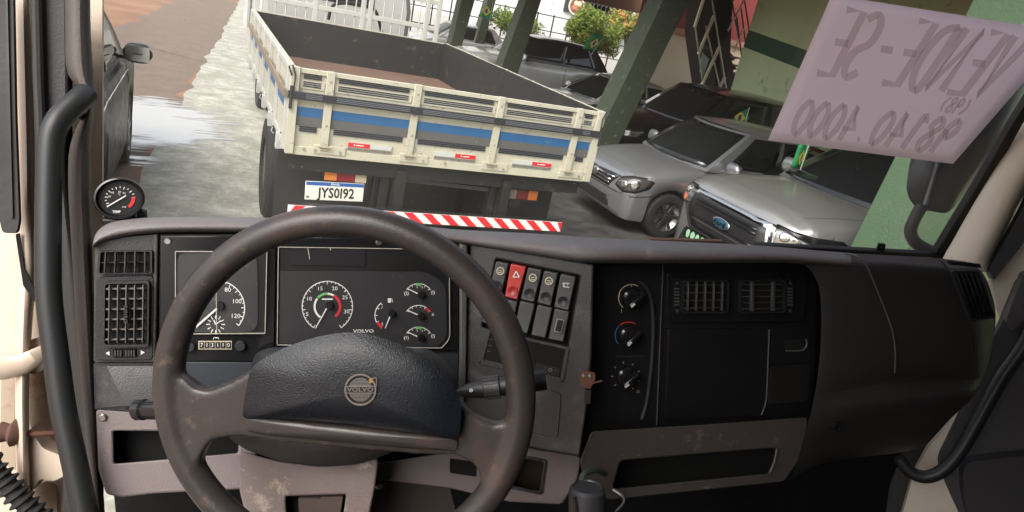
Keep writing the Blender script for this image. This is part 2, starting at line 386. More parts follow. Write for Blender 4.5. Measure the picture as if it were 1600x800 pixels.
mb = MB(); mb.tube([PD.at(-20, 572, -.02), PD.at(10, 573, -.02), PD.at(35, 570, -.02), PD.at(52, 560, -.02), PD.at(66, 552, -.03), PD.at(80, 556, -.08)], [.024, .021, .017, .015, .012, .012], 12, ell=((0, 0, 1), .6))
slab(mb, PD, rp([(38, 545), (48, 530), (66, 528), (70, 545), (68, 578), (52, 586), (40, 580)], 5), -.06, .03)
obj('door_hinge', mb, M['beige'], cab, bevel=.003)
mb = MB(); slab(mb, PD, rp([(46, 668), (66, 700), (104, 716), (108, 740), (84, 752), (62, 748), (50, 770), (40, 760)], 6), -.05, .05)
obj('jamb_bracket', mb, M['beige'], cab, bevel=.004)
mb = MB(); mb.tube([PD.at(18, 678, -.04), PD.at(60, 678, -.04), PD.at(100, 676, -.06)], .0042, 10); obj('check_rod', mb, M['rust'], cab)
mb = MB(); mb.lathe(PD.at(-6, 675, -.04), (PD.at(60, 678, -.04) - PD.at(-6, 675, -.04)), [(.012, 0), (.016, .006), (.013, .016), (.021, .022), (.020, .026), (.009, .038), (.006, .040)], 16)
obj('rod_boot', mb, mat('dusty_boot', (.10, .05, .035), .8, var=.4, vscale=30), cab)
mb = MB(); pth = [PD.at(x, y, .0) for x, y in [(-30, 700), (-8, 735), (8, 752), (25, 772), (42, 790), (62, 808), (80, 830)]]
dense = []
for i in range(len(pth) - 1):
    for k in range(8): dense.append(pth[i].lerp(pth[i + 1], k / 8))
mb.tube(dense, [.0155 + .003 * (1 if i % 4 < 2 else -1) for i in range(len(dense))], 14)
obj('cable_conduit', mb, M['rubber'], cab)
mb = MB(); slab(mb, PD, rp([(-40, -40), (20, -40), (24, 180), (30, 345), (26, 364), (4, 364), (-2, 340), (-40, 330)], 6), .02, .010)
obj('door_edge_seal', mb, M['rubber'], cab, bevel=.006)
mb = MB(); slab(mb, PD, [(8, -40), (11, -40), (16, 180), (20, 340), (16, 340), (11, 180)], .024, .004); obj('seal_rib', mb, M['black'], cab)
# grab handle
def smooth_path(pts, n=8):
    out = []
    for i in range(len(pts) - 1):
        p0 = pts[max(i - 1, 0)]; p1 = pts[i]; p2 = pts[i + 1]; p3 = pts[min(i + 2, len(pts) - 1)]
        for k in range(n):
            t = k / n; out.append(.5 * ((2 * p1) + (p2 - p0) * t + (2 * p0 - 5 * p1 + 4 * p2 - p3) * t * t + (3 * p1 - p0 - 3 * p2 + p3) * t ** 3))
    out.append(pts[-1]); return out
hp = [PD.at(x, y, o) for x, y, o in [(134, 147, .035), (122, 158, .05), (104, 174, .06), (88, 194, .068), (79, 225, .07), (76, 300, .07), (75, 400, .07), (77, 470, .07), (88, 560, .07), (99, 640, .07), (116, 720, .07), (133, 800, .07), (142, 850, .07)]]
mb = MB(); mb.tube(smooth_path(hp), .0165, 16); obj('grab_handle', mb, M['handle'], cab, smooth=60)
mb = MB(); slab(mb, PD, rp([(112, 138), (132, 137), (136, 150), (134, 176), (120, 184), (104, 160)], 4), .045, .03); obj('handle_socket', mb, M['black'], cab, bevel=.005)

# right windscreen pillar, door frame
rows = []
for (y, xa, xb) in [(100, 1640, 1720), (190, 1592, 1668), (290, 1537, 1606), (350, 1503, 1578), (385, 1484, 1560), (402, 1472, 1552), (425, 1468, 1548)]:
    wdt = xb - xa; rows.append([(xa, y, -.05), (xa + 1, y, .0), (xa + wdt * .3, y, .03), (xa + wdt * .65, y, .05), (xb - 6, y, .04), (xb, y, -.03)])
loft_cols('pillar_trim', PR, rows, M['beige_trim'], cab)
mb = MB(); slab(mb, PR, rp([(1640, 230), (1650, 270), (1600, 380), (1553, 438), (1544, 420), (1562, 392), (1600, 322)], 4), .03, .05)
obj('window_seal', mb, M['rubber'], cab, bevel=.006)
mb = MB(); slab(mb, PR, [(1545, 440), (1650, 330), (1650, 520), (1575, 520), (1556, 480)], -.02, .02); CJ = mat('cream_jamb_window_light', (.62, .55, .46), .45, var=.08); obj('window_light_wedge', mb, CJ, cab, bevel=.005); mb = MB(); slab(mb, PR, rp([(1508, 636), (1450, 700), (1428, 740), (1402, 830), (1500, 830), (1520, 700)], 6), -.01, .03)  # first cream piece stands for the bright view through the side window
obj('door_jamb', mb, CJ, cab, bevel=.005)
mb = MB(); slab(mb, PR, rp([(1390, 760), (1412, 700), (1445, 640), (1470, 620), (1450, 690), (1425, 740), (1408, 830), (1380, 830)], 4), -.06, .02)
obj('side_kick_panel', mb, M['black'], cab)
# passenger door, a thing hinged to the cab
pdoor = thing('passenger_door', 'dark grey trimmed passenger door with moulded pocket, right of the glovebox', 'door', PR.at(1560, 780, -.05))
pslab('door_card', PR, rp([(1596, 430), (1562, 512), (1530, 560), (1506, 640), (1466, 722), (1480, 760), (1512, 830), (1700, 830), (1700, 430)], 14), .03, .04, mat('door_card_grey', (.042, .042, .045), .7, bump=.3, bscale=200, var=.15, rvar=.1), pdoor, bevel=.01)
pslab('window_ledge', PR, rp([(1600, 425), (1572, 500), (1580, 520), (1600, 500), (1700, 440), (1700, 400)], 6), .06, .04, M['fascia_grey'], pdoor, bevel=.008)
pslab('door_pocket', PR, rp([(1504, 722), (1600, 712), (1700, 705), (1700, 830), (1520, 830), (1506, 780)], 22), .085, .06, mat('door_pocket', (.026, .026, .028), .7, var=.15), pdoor, bevel=.02, bseg=3)
mb = MB(); mb.tube(smooth_path([PR.at(x, y, .10) for x, y in [(1650, 430), (1606, 530), (1566, 590), (1532, 650), (1500, 705), (1474, 734), (1448, 745), (1424, 738), (1404, 715)]]), .016, 12)
obj('pull_strap', mb, M['handle'], pdoor)

# ------------------------------------------------------------------ dashboard
dash = thing('dashboard', 'long dark truck dashboard with worn grey top pad, dials, switches and vents', 'dashboard', PM.at(850, 760, -.1))
mb = MB(); slab(mb, PM, [(152, 372), (440, 366), (735, 384), (900, 420), (1250, 420), (1500, 440), (1520, 585), (1400, 640), (1240, 700), (940, 735), (600, 770), (400, 760), (168, 768)], -.045, .15)
obj('carcass', mb, M['void'], dash)
# upper pad
def lip(px, py, off=0.0):
    if 735 < px < 926: return PS.at(px, py, off)
    return PM.at(px, py, off + (.0 if px <= 735 else .098))
st = [(146, 380, 388), (147, 370, 386), (153, 358, 383), (168, 347, 377), (195, 341, 370), (245, 338.5, 364), (330, 338, 363), (440, 340, 365), (560, 345, 369), (640, 352, 374), (700, 357, 379), (735, 360, 385), (790, 362, 394), (850, 365, 403), (905, 369, 412), (925, 371, 411), (1040, 376, 411), (1150, 381, 410), (1230, 386, 409), (1275, 391, 414), (1330, 395, 418)]
rows = [[], [], [], [], [], [], [], []]
for i, (x, t, b) in enumerate(st):
    crest_off = .0 if x <= 735 else .03 if x < 800 else .05
    cr = PM.at(x, t, crest_off - .05)
    bt = lip(x, b, .012 if x < 735 else .0)
    h = b - t
    rows[0].append(cr + YC * .24 - ZC * .16); rows[1].append(cr + YC * .06 - ZC * .022)
    rows[2].append(cr)
    q1 = lip(x, t + h * .30, .008); q2 = lip(x, t + h * .62, .018)
    rows[3].append(cr.lerp(q1, .55) + ZC * .003); rows[4].append(q1); rows[5].append(q2); rows[6].append(lip(x, b - 2, .012)); rows[7].append(lip(x, b + 1, -.03))
mb = MB(); mb.grid(rows); o = obj('top_pad', mb, M['pad'], dash, smooth=80); md = o.modifiers.new('s', 'SUBSURF'); md.levels = 2; md.render_levels = 2

# left vent module
vent_l = pslab('side_panel', PM, rp([(149, 383), (170, 376), (200, 370), (246, 366), (246, 480), (243, 566), (146, 566), (147, 470)], 5), 0, .06, M['fascia_grey'], dash, bevel=.003)
pslab('trim_strip', PM, [(240, 366), (247, 366), (243, 566), (237, 566)], .006, .02, M['fascia_grey'], dash, bevel=.002)
def vent(name, outer, cols, rws, pl, off, parent, frame_m=M['fascia'], bar_m=M['fascia_grey'], th=.004, rim=5, label=None):
    (x0, y0), (x1, y1), (x2, y2), (x3, y3) = outer
    def q(u, v):
        return ((x0 * (1 - u) + x1 * u) * (1 - v) + (x3 * (1 - u) + x2 * u) * v, (y0 * (1 - u) + y1 * u) * (1 - v) + (y3 * (1 - u) + y2 * u) * v)
    v_ = MB(); slab(v_, pl, rp([q(0, 0), q(1, 0), q(1, 1), q(0, 1)], rim), off, .006)
    root = obj(name, v_, M['void'], parent, label=label)
    f_ = MB(); ol = rp([q(0, 0), q(1, 0), q(1, 1), q(0, 1)], rim); n = len(ol)
    c = Vector(q(.5, .5)); big = [tuple(c + (Vector(p) - c) * 1.09) for p in ol]
    for i in range(n): slab(f_, pl, [ol[i], ol[(i + 1) % n], big[(i + 1) % n], big[i]], off + .006, .008)
    obj('vent_frame', f_, frame_m, root, bevel=0)
    b_ = MB()
    for k in range(cols):
        u = (k + .5) / cols; wd = .030
        slab(b_, pl, [q(u - wd / 2 * 3 / cols * 1.6, .02), q(u + wd / 2 * 3 / cols * 1.6, .02), q(u + wd / 2 * 3 / cols * 1.6, .98), q(u - wd / 2 * 3 / cols * 1.6, .98)], off + .012, .006)
    for k in range(rws):
        vv = (k + .5) / rws; wd = .022
        slab(b_, pl, [q(.02, vv - wd * .6), q(.98, vv - wd * .6), q(.98, vv + wd * .6), q(.02, vv + wd * .6)], off + .0075, .005)
    obj('louvre', b_, bar_m, root, bevel=.0006, bseg=1)
    return root
v0 = vent('air_vent', [(157, 394), (234, 393), (234, 426), (155, 427)], 5, 1, PM, .004, dash, rim=3)
pslab('vent_housing', PM, rp([(150, 433), (240, 431), (238, 562), (149, 563)], 8), .007, .012, M['fascia'], dash, bevel=.003)
v1 = vent('air_vent', [(164, 444), (230, 443), (229, 538), (163, 539)], 5, 6, PM, .009, dash, bar_m=mat('louvre_grey', (.13, .12, .115), .45, var=.1))
mb = MB()
for k in range(7): slab(mb, PM, [(193 + (k % 2), 478 + k * 4), (199 - (k % 2), 478 + k * 4), (199, 481 + k * 4), (193, 481 + k * 4)], .026, .01)
obj('slider_knob', mb, M['fascia'], v1)
mb = MB(); slab(mb, PM, rp([(176, 546), (213, 545), (213, 558), (176, 559)], 2), .009, .003); tw = obj('thumbwheel', mb, M['void'], dash)
mb = MB()
for k in range(8):
    if k != 3: slab(mb, PM, [(178.5 + k * 4.2, 547.5), (181 + k * 4.2, 547.5), (181 + k * 4.2, 556.5), (178.5 + k * 4.2, 556.5)], .012, .003)
obj('wheel_ridge', mb, M['fascia_grey'], tw)
for tri_ in ([(165, 552), (171, 548.5), (171, 555.5)], [(226, 551), (220, 547.5), (220, 554.5)]):
    mb = MB(); slab(mb, PM, tri_, .0085, .001); obj('arrow_mark', mb, M['white'], tw)
# lower left panels
pslab('lower_side_panel', PM, rp([(146, 567), (243, 567), (290, 562), (420, 562), (405, 655), (300, 648), (148, 640)], 3), -.006, .06, M['fascia_grey'], dash, bevel=.003)
mb = MB(); rows = [[PM.at(167, 572, -.003), PM.at(240, 572, -.003)], [PM.at(180, 600, .005), PM.at(240, 596, .005)], [PM.at(196, 634, .008), PM.at(240, 638, .008)], [PM.at(196, 640, -.003), PM.at(240, 642, -.003)]]
mb.grid(rows); mb.add([PM.at(167, 572, -.006), PM.at(180, 600, .005), PM.at(196, 634, .008), PM.at(150, 638, -.004), PM.at(150, 572, -.005)], [(0, 1, 2, 3, 4)])
obj('knee_bulge', mb, M['fascia_grey'], dash, smooth=25)
def frame_slab(name, pl, outer, inner, off, th, material, parent, depth=.08, bev=.003, r_o=6, r_i=4, pocket=M['void'], pocket_name='tray_opening'):
    """a panel with a real opening: ring between two outlines plus a recessed pocket behind"""
    mb = MB(); n = 48
    def res(pts):
        pts = [Vector(p) for p in pts]; L_ = [(pts[(i + 1) % len(pts)] - pts[i]).length for i in range(len(pts))]; T = sum(L_); out = []
        return pts, L_, T
    co = sum((Vector(p[:2]) for p in inner), Vector((0, 0))) / len(inner)
    def radial(pts, ang):
        d = Vector((math.cos(ang), math.sin(ang))); best = None
        for i in range(len(pts)):
            a_ = Vector(pts[i]) - co; b_ = Vector(pts[(i + 1) % len(pts)]) - co; e = b_ - a_
            den = d.x * e.y - d.y * e.x
            if abs(den) < 1e-9: continue
            t = (a_.x * e.y - a_.y * e.x) / den; u = (a_.x * d.y - a_.y * d.x) / den
            if t > 0 and -1e-6 <= u <= 1 + 1e-6 and (best is None or t > best): best = t
        return co + d * (best or 1)
    oo = rp(outer, r_o); ii = rp(inner, r_i)
    angs = sorted(set([round(math.atan2(p[1] - co.y, p[0] - co.x), 5) for p in oo + ii] + [round(-math.pi + 2 * math.pi * k / n, 5) for k in range(n)]))
    O = [radial(oo, an) for an in angs]; I = [radial(ii, an) for an in angs]
    rows = [[pl.at(p.x, p.y, off - th) for p in O], [pl.at(p.x, p.y, off) for p in O], [pl.at(p.x, p.y, off) for p in I], [pl.at(p.x, p.y, off - th) for p in I]]
    mb.grid(rows, wrap=True)
    o = obj(name, mb, material, parent, bevel=bev)
    if pocket:
        m2 = MB(); m2.grid([[pl.at(p.x, p.y, off - .004) for p in I], [pl.at(co.x + (p.x - co.x) * .97, co.y + (p.y - co.y) * .95, off - depth) for p in I]], wrap=True)
        k0 = len(m2.v) - len(I); m2.f.append(tuple(range(k0, k0 + len(I)))); m2.mi.append(0)
        obj(pocket_name, m2, pocket, o)
    return o
ll = frame_slab('lower_tray', PM, [(150, 640), (242, 646), (408, 652), (395, 760), (378, 764), (240, 771), (190, 777), (166, 772), (154, 735)], [(177, 673), (374, 674), (372, 708), (178, 725)], .0, .05, M['mauve'], dash, pocket=M['black'])
for x, y in ((161, 652), (303, 657)):
    mb = MB(); mb.lathe(PM.at(x, y, .0), PM.n, [(.006, -.004), (.006, .002), (.004, .004), (.0, .004)], 14, close=False); obj('screw', mb, M['alu'], ll)

# instrument cluster
clus = pslab('instrument_cluster', PM, [(247, 366), (440, 366), (640, 372), (719, 380), (719, 646), (400, 646), (247, 562)], -.001, .05, M['fascia'], dash, bevel=.002)
pslab('cluster_bezel', PM, [(251, 369), (431, 369), (428, 566), (249, 562)], .006, .006, M['gloss'], clus, bevel=.001)
pslab('cluster_bezel', PM, [(434, 369), (640, 375), (716, 383), (716, 548), (430, 548)], .006, .006, M['gloss'], clus, bevel=.001)
pslab('lower_blank', PM, [(250, 566), (420, 566), (716, 552), (716, 644), (400, 644), (290, 600)], .004, .006, mat('blue_black_plastic', (.028, .033, .042), .5, bump=.3, bscale=400, var=.15), clus, bevel=.001)
pslab('trim_strip', PM, [(719, 380), (731, 384), (730, 560), (724, 646), (716, 646), (719, 560)], .012, .03, mat('trim_edge_grey', (.10, .098, .095), .45, var=.2), dash, bevel=.003)
for (x, y) in ((262, 377), (438, 378), (592, 379)):
    mb = MB(); mb.lathe(PM.at(x, y, .006), PM.n, [(.0052, 0), (.0052, .001), (.004, .0022), (0, .0022)], 12, close=False); obj('screw', mb, M['alu'], clus)
edge = mat('clear_edge', (.50, .47, .42), .3)
def glass_edge(pl, pts, off, wd, parent, r=0, sides=None):
    mb = MB(); pp = rp(pts, r) if r else pts; n = len(pp)
    for i in range(n):
        if sides is None or i in sides: line(mb, pl, pp[i], pp[(i + 1) % n], wd, off, .002)
    return obj('glass_edge', mb, edge, parent)
# tachograph (left)
tg = pslab('speedometer', PM, [(274, 393), (417, 393), (414, 522), (274, 522)], .008, .003, M['black'], clus, bevel=0)
pslab('speed_dial', PM, rp([(276, 394), (402, 394), (403, 519), (276, 519)], 20), .0095, .002, mat('speed_face', (.040, .040, .041), .45, var=.15, vscale=14, wear=(.11, .10, .09), wamt=.2, wscale=50), tg, bevel=0)
glass_edge(PM, [(274, 393), (417, 393), (414, 521), (274, 522)], .012, 1.1, tg)
mb = MB(); cx, cy = 339, 482
arcs(mb, PM, cx, cy, 42.6, 44, -38, 218, .0102, 50)
for k in range(27):
    an = 218 - k * 256 / 26; l = 5.5 if k % 2 == 0 else 3
    c_, s_ = math.cos(R(an)), -math.sin(R(an)); line(mb, PM, (cx + c_ * (43.5 - l), cy + s_ * (43.5 - l)), (cx + c_ * 43.5, cy + s_ * 43.5), 1.1, .0102)
for t, x, y in (('80', 356, 453), ('100', 370, 471), ('120', 368, 494), ('60', 331, 449), ('40', 313, 461), ('20', 308, 487)): ptext(mb, PM, t, x, y, 9.5, .0102, sx=1.1)
for k in range(12):
    an = 30 * k; c_, s_ = math.cos(R(an)), math.sin(R(an)); line(mb, PM, (337 + c_ * 9, 507 + s_ * 9), (337 + c_ * 14.5, 507 + s_ * 14.5), 1.3, .0102)
line(mb, PM, (337, 507), (345, 501), 1.6, .0106); line(mb, PM, (337, 507), (334, 500), 1.8, .0106)
obj('dial_marks', mb, M['white'], tg, smooth=0)
mb = MB(); line(mb, PM, (347, 475), (306, 511), 2.8, .014, .0008); obj('needle', mb, M['needle'], tg)
mb = MB(); disc(mb, PM, 343, 478, 6, .016, .006); obj('needle_hub', mb, M['black'], tg)
mb = MB(); line(mb, PM, (337.5, 440), (338.5, 521), .9, .0165, .0005); obj('glass_crack', mb, edge, tg)
mb = MB(); slab(mb, PM, [(310, 533), (362, 533), (362, 546), (310, 546)], .0075, .002); od = obj('odometer', mb, M['cream_print'], clus)
mb = MB()
for k, ch in enumerate('713110'):
    slab(mb, PM, [(311.5 + k * 8.4, 534.5), (318.6 + k * 8.4, 534.5), (318.6 + k * 8.4, 544.5), (311.5 + k * 8.4, 544.5)], .0083, .001, 0)
    ptext(mb, PM, ch, 315 + k * 8.4, 539.5, 9, .0088, mi=1)
obj('counter_digits', mb, [M['black'], M['white']], od, smooth=0)
for x, y in ((297, 541), (376, 540)):
    mb = MB(); mb.lathe(PM.at(x, y, .006), PM.n, [(.008, 0), (.008, .004), (.0065, .006), (0, .006)], 20, close=False); obj('reset_knob', mb, M['fascia'], clus)
mb = MB(); arcs(mb, PM, 335.5, 529.5, 1.6, 2.6, 10, 200, .0068, 10); arcs(mb, PM, 339.5, 529.5, 1.6, 2.6, -20, 170, .0068, 10); obj('cluster_mark', mb, M['white'], clus, smooth=0)
# right glass: tachometer, fuel and three small gauges
rg = pslab('gauge_panel', PM, rp([(435, 386), (702, 390), (703, 530, 14), (690, 544), (433, 539)], 1.5), .008, .003, M['black'], clus, bevel=0)
pslab('gauge_face', PM, rp([(438, 424), (560, 424), (668, 425, 26), (697, 444, 26), (698, 528, 16), (684, 541), (436, 537)], 2), .0095, .002, M['dial'], rg, bevel=0)
pslab('warning_display', PM, rp([(455, 388), (571, 389), (571, 416), (455, 414)], 2), .0095, .002, mat('display_dark', (.022, .022, .024), .3), rg, bevel=0)
glass_edge(PM, rp([(435, 386), (702, 390), (703, 530, 14), (690, 544), (433, 539)], 1.5), .0115, .9, rg)
for cr_ in ([(481, 388), (482.5, 396), (484, 405)], [(516, 388), (517, 391)]):
    mb = MB()
    for k in range(len(cr_) - 1): line(mb, PM, cr_[k], cr_[k + 1], 1.1, .0118 + .0002 * k)
    obj('glass_crack', mb, edge, rg)
mb = MB(); cx, cy = 511.5, 479; rr = 40
arcs(mb, PM, cx, cy, rr - 1.2, rr, -57, 237, .0102, 60)
for k in range(31):
    an = 237 - k * 294 / 30; l = 5.5 if k % 5 == 0 else 3; c_, s_ = math.cos(R(an)), -math.sin(R(an))
    line(mb, PM, (cx + c_ * (rr - l), cy + s_ * (rr - l)), (cx + c_ * (rr - .5), cy + s_ * (rr - .5)), 1.0, .0102)
for t, x, y in (('5', 480, 491), ('10', 483, 467), ('15', 500, 451), ('20', 523, 451), ('25', 539, 465), ('30', 541.5, 487)): ptext(mb, PM, t, x, y, 8.5, .0102, sx=1.1)
arcs(mb, PM, cx, cy, 18.5, 21.5, 237, 142, .0102, 20); arcs(mb, PM, cx, cy, 18.5, 21.5, 60, 90, .0102, 8)
line(mb, PM, (503, 467.5), (520, 467.5), 2, .0102)
ptext(mb, PM, 'VOLVO', 568, 517.5, 7.2, .0102, sx=1.35, bold=True)
ptext(mb, PM, 'F', 597, 481, 5, .0102); ptext(mb, PM, 'E', 597.5, 506, 5, .0102)
arcs(mb, PM, 610, 493, 23.5, 24.8, 125, 235, .0102, 18)
for an in (128, 150, 180, 206, 232):
    c_, s_ = math.cos(R(an)), -math.sin(R(an)); line(mb, PM, (610 + c_ * 20, 493 + s_ * 20), (610 + c_ * 24.5, 493 + s_ * 24.5), 1, .0102)
slab(mb, PM, rp([(606, 466), (611, 466), (611, 473), (606, 473)], 1), .0102, .0005); line(mb, PM, (612, 466), (613.5, 472), .9, .0102)
GA = [(656, 458), (656, 492), (656, 526)]
for gi, (x, y) in enumerate(GA):
    arcs(mb, PM, x - 2, y + 8, 22.3, 23.4, 35, 145, .0102, 14)
    for an in (40, 62, 80, 100, 118, 140):
        c_, s_ = math.cos(R(an)), -math.sin(R(an)); line(mb, PM, (x - 2 + c_ * 19.5, y + 8 + s_ * 19.5), (x - 2 + c_ * 23, y + 8 + s_ * 23), .9, .0102)
    if gi != 1:
        ptext(mb, PM, '8', x - 4, y - 9, 4, .0102); ptext(mb, PM, '12', x + 3, y - 9, 4, .0102)
    ptext(mb, PM, ('(2)', '', '(1)')[gi], 635, y + (.5 if gi == 0 else 2), 7, .0102, bold=True)
    ptext(mb, PM, ('(!)', '±', '(!)')[gi], 676.5, y - 1, 7, .0102, bold=True)
obj('dial_marks', mb, M['white'], rg, smooth=0)
for ar_ in ((cx, cy, 18.5, 21.8, 138, 92), (654, GA[0][1] + 8, 19.8, 23.6, 78, 100), (654, GA[2][1] + 8, 19.8, 23.6, 78, 100)):
    mb = MB(); arcs(mb, PM, *ar_, .0104, 10); obj('green_band', mb, M['green_print'], rg, smooth=0)
for ar_ in ((cx, cy, 18, 22, 58, -52), (610, 493, 20.5, 24.8, 206, 234), (654, 500, 20, 23.6, 36, 58)):
    mb = MB(); arcs(mb, PM, *ar_, .0104, 12); obj('red_band', mb, M['red_print'], rg, smooth=0)
for (x, y, x2, y2, r_) in ((513, 477, 493, 513, 6.2), (611, 490, 602, 513, 5.5), (657, 461, 637, 451, 5.5), (657, 494, 637, 485, 5.5), (657, 528, 637, 519, 5.5)):
    mb = MB(); line(mb, PM, (x, y), (x2, y2), 2.0, .0135, .0006, wd2=1.3); nd = obj('needle', mb, M['needle'], rg)
    mb = MB(); disc(mb, PM, x + 1, y, r_, .018, .008, 20); obj('needle_hub', mb, M['black'], nd, bevel=.0008)

# switch console turned to the driver
con = frame_slab('switch_console', PS, [(734, 381), (760, 384), (905, 410), (927, 414), (924, 560), (916, 640), (905, 713), (812, 696), (745, 684), (718, 655), (722, 560)], [(775, 404), (907, 431), (887, 548), (753, 511)], .0, .05, M['fascia_grey'], dash, depth=.016, pocket=M['void'], pocket_name='switch_recess', r_o=4, r_i=4)
mb = MB(); mb.grid([[PS.at(x, y, 0) for x, y in ((927, 414), (924, 560), (916, 640), (905, 713))], [PS.at(x, y, 0) - PM.n * .11 for x, y in ((927, 414), (924, 560), (916, 640), (905, 713))]])
obj('console_side', mb, M['fascia'], con, smooth=0)
SW = [((775, 409), (794, 413), (783, 459), (764, 455)), ((798, 413), (821, 418), (808, 468), (789, 463)), ((825, 419), (846, 423), (834, 472), (814, 467)), ((850, 424), (871, 428), (860, 478), (840, 472)), ((876, 429), (899, 434), (888, 485), (866, 479)),
      ((762, 459), (783, 464), (773, 509), (753, 503)), ((788, 468), (808, 472), (798, 515), (778, 510)), ((813, 471), (835, 476), (824, 521), (803, 516)), ((840, 477), (862, 482), (852, 528), (830, 523)), ((867, 483), (889, 488), (880, 534), (857, 529))]
for i, q in enumerate(SW):
    m_ = M['red_switch'] if i == 1 else M['switch']
    c = sum((Vector(p) for p in q), Vector((0, 0))) / 4
    q = [tuple(c + (Vector(p) - c) * 1.02) for p in q]
    mid0 = tuple(Vector(q[3]).lerp(Vector(q[0]), .42)); mid1 = tuple(Vector(q[2]).lerp(Vector(q[1]), .42))
    mb = MB(); rock = .006 if i < 5 else 0
    A = [PS.at(*q[0], .001 + rock * .5), PS.at(*q[1], .001 + rock * .5), PS.at(*mid1, -.001), PS.at(*mid0, -.001), PS.at(*q[2], .001), PS.at(*q[3], .001)]
    B = [p - PS.n * .014 for p in A]
    mb.add(A + B, [(0, 1, 2, 3), (3, 2, 4, 5), (0, 6, 7, 1), (1, 7, 8, 2), (2, 8, 10, 4), (4, 10, 11, 5), (5, 11, 9, 3), (3, 9, 6, 0)])
    s_ = obj('switch', mb, m_, con, bevel=.0016, smooth=20, label='red hazard warning rocker switch' if i == 1 else None)
    if i < 5:
        bp_ = c.lerp((Vector(q[2]) + Vector(q[3])) / 2, .55); mb = MB()
        cp = PS.at(bp_.x, bp_.y, .0012); rad = 7.6 / F * (cp - CAM).length
        mb.lathe(cp, PS.n, [(rad * 1.1, -.002), (rad * 1.08, .0008), (rad * .9, .0008), (rad * .55, -.0008), (0, -.0012)], 20, close=False)
        obj('finger_dimple', mb, mat('dimple_red', (.40, .04, .035), .3) if i == 1 else M['fascia'], s_, smooth=60)
        tp_ = c.lerp((Vector(q[0]) + Vector(q[1])) / 2, .45); mb = MB()
        if i == 1:
            for aa, bb in (((-5, 4), (5, 4)), ((5, 4), (0, -5)), ((0, -5), (-5, 4))): line(mb, PS, tp_ + Vector(aa), tp_ + Vector(bb), 1.6, .0045)
        elif i == 4:
            ptext(mb, PS, '⊓', tp_.x, tp_.y, 10, .0045); line(mb, PS, tp_ + Vector((-5, -3)), tp_ + Vector((5, -2)), 1.2, .0045); line(mb, PS, tp_ + Vector((-4, 3)), tp_ + Vector((5, 4)), 1.2, .0045); line(mb, PS, tp_ + Vector((-5, -3)), tp_ + Vector((-4, 3)), 1.2, .0045)
        else:
            arcs(mb, PS, tp_.x, tp_.y, 4.6, 6.4, 0, 360, .0045, 16); line(mb, PS, tp_ + Vector((-3, -1)), tp_ + Vector((3, 0)), 1.4, .0045); line(mb, PS, tp_ + Vector((-3, 2)), tp_ + Vector((3, 3)), 1.2, .0045)
        obj('switch_symbol', mb, M['white'] if i in (1, 4) else M['cream_print'], s_, smooth=0)
    if i == 9:
        mb = MB(); slab(mb, PS, rp([(870, 497), (882, 500), (877, 521), (865, 518)], 2), .0035, .004); rk = obj('rocker_frame', mb, M['alu'], s_)
        mb = MB(); slab(mb, PS, rp([(871.5, 499.5), (880, 501.5), (875.5, 519), (867, 516.5)], 1), .006, .004); obj('rocker', mb, M['black'], rk, bevel=.001)
mb = MB(); oo = rp([(760, 514), (890, 543), (880, 598), (747, 568)], 3); ii = rp([(766, 519), (884, 546), (875, 590), (755, 562)], 2)
for i in range(len(oo)): slab(mb, PS, [oo[i], oo[(i + 1) % len(oo)], ii[(i + 1) % len(ii)], ii[i]], .003, .005)
sf = obj('slot_frame', mb, M['fascia_grey'], con, bevel=.0008, bseg=1)
mb = MB(); slab(mb, PS, [(765, 518), (885, 545), (876, 591), (754, 563)], .0008, .002); obj('slot_opening', mb, M['void'], sf)
mb = MB()
for k in range(3): line(mb, PS, (763 - k * 1.5, 530 + k * 9), (770 - k * 1.5, 531.5 + k * 9), 1.0, .0015)
obj('slot_rib', mb, M['switch'], sf)
mb = MB(); slab(mb, PS, [(838, 566), (876, 575), (873, 588), (834, 580)], .002, .003); ptext(mb, PS, '· o ·', 860, 577, 12, .004, rot=12, mi=1); obj('slot_insert', mb, [M['black'], M['alu']], sf)
pslab('lid', PS, rp([(744, 585), (877, 615), (871, 685), (738, 655)], 7), .003, .01, M['fascia_grey'], con, bevel=.002)
mb = MB(); slab(mb, PS, rp([(905, 584), (914, 579), (930, 583), (930, 594), (922, 608), (908, 604)], 3), .010, .003); line(mb, PS, (922, 600), (941, 595), 2.4, .012, .002)
lk = obj('broken_latch', mb, M['rust'], con, bevel=.0006)
for x in (912, 922):
    mb = MB(); mb.lathe(PS.at(x, 587, .010), PS.n, [(.0036, 0), (.0036, .001), (.002, .003), (0, .003)], 12, close=False); obj('latch_screw', mb, M['alu'], lk)
pslab('latch_stub', PS, rp([(914, 608), (924, 610), (922, 632), (912, 630)], 2), .006, .004, M['black'], con)

# centre recess: heater panel, vents, blank radio slots
OC = .030
cen = pslab('centre_panel', PM, rp([(908, 408), (1255, 408), (1276, 430), (1274, 560), (1264, 660), (900, 712)], 3), OC, .03, M['black'], dash, bevel=0)
pslab('heater_panel', PM, rp([(918, 414), (1035, 413), (1026, 664), (912, 690)], 2), OC + .004, .004, M['black'], cen, bevel=.001)
mb = MB(); line(mb, PM, (1036.5, 413), (1026.5, 664), 1.1, OC + .006, .002); obj('panel_edge', mb, M['switch'], cen)
mb = MB(); mb.tube(smooth_path([PM.at(x, y, OC + .006) for x, y in [(1000, 440), (1010, 450), (1018, 470), (1021, 510), (1018, 571), (1011, 626), (1003, 655)]]), .0038, 10); obj('moulded_ridge', mb, M['fascia'], cen)
mb = MB(); mb.box(PM.at(985, 557, OC + .006), XC * .026, UP * .0016, NM * .002); obj('moulded_ridge', mb, M['fascia'], cen)
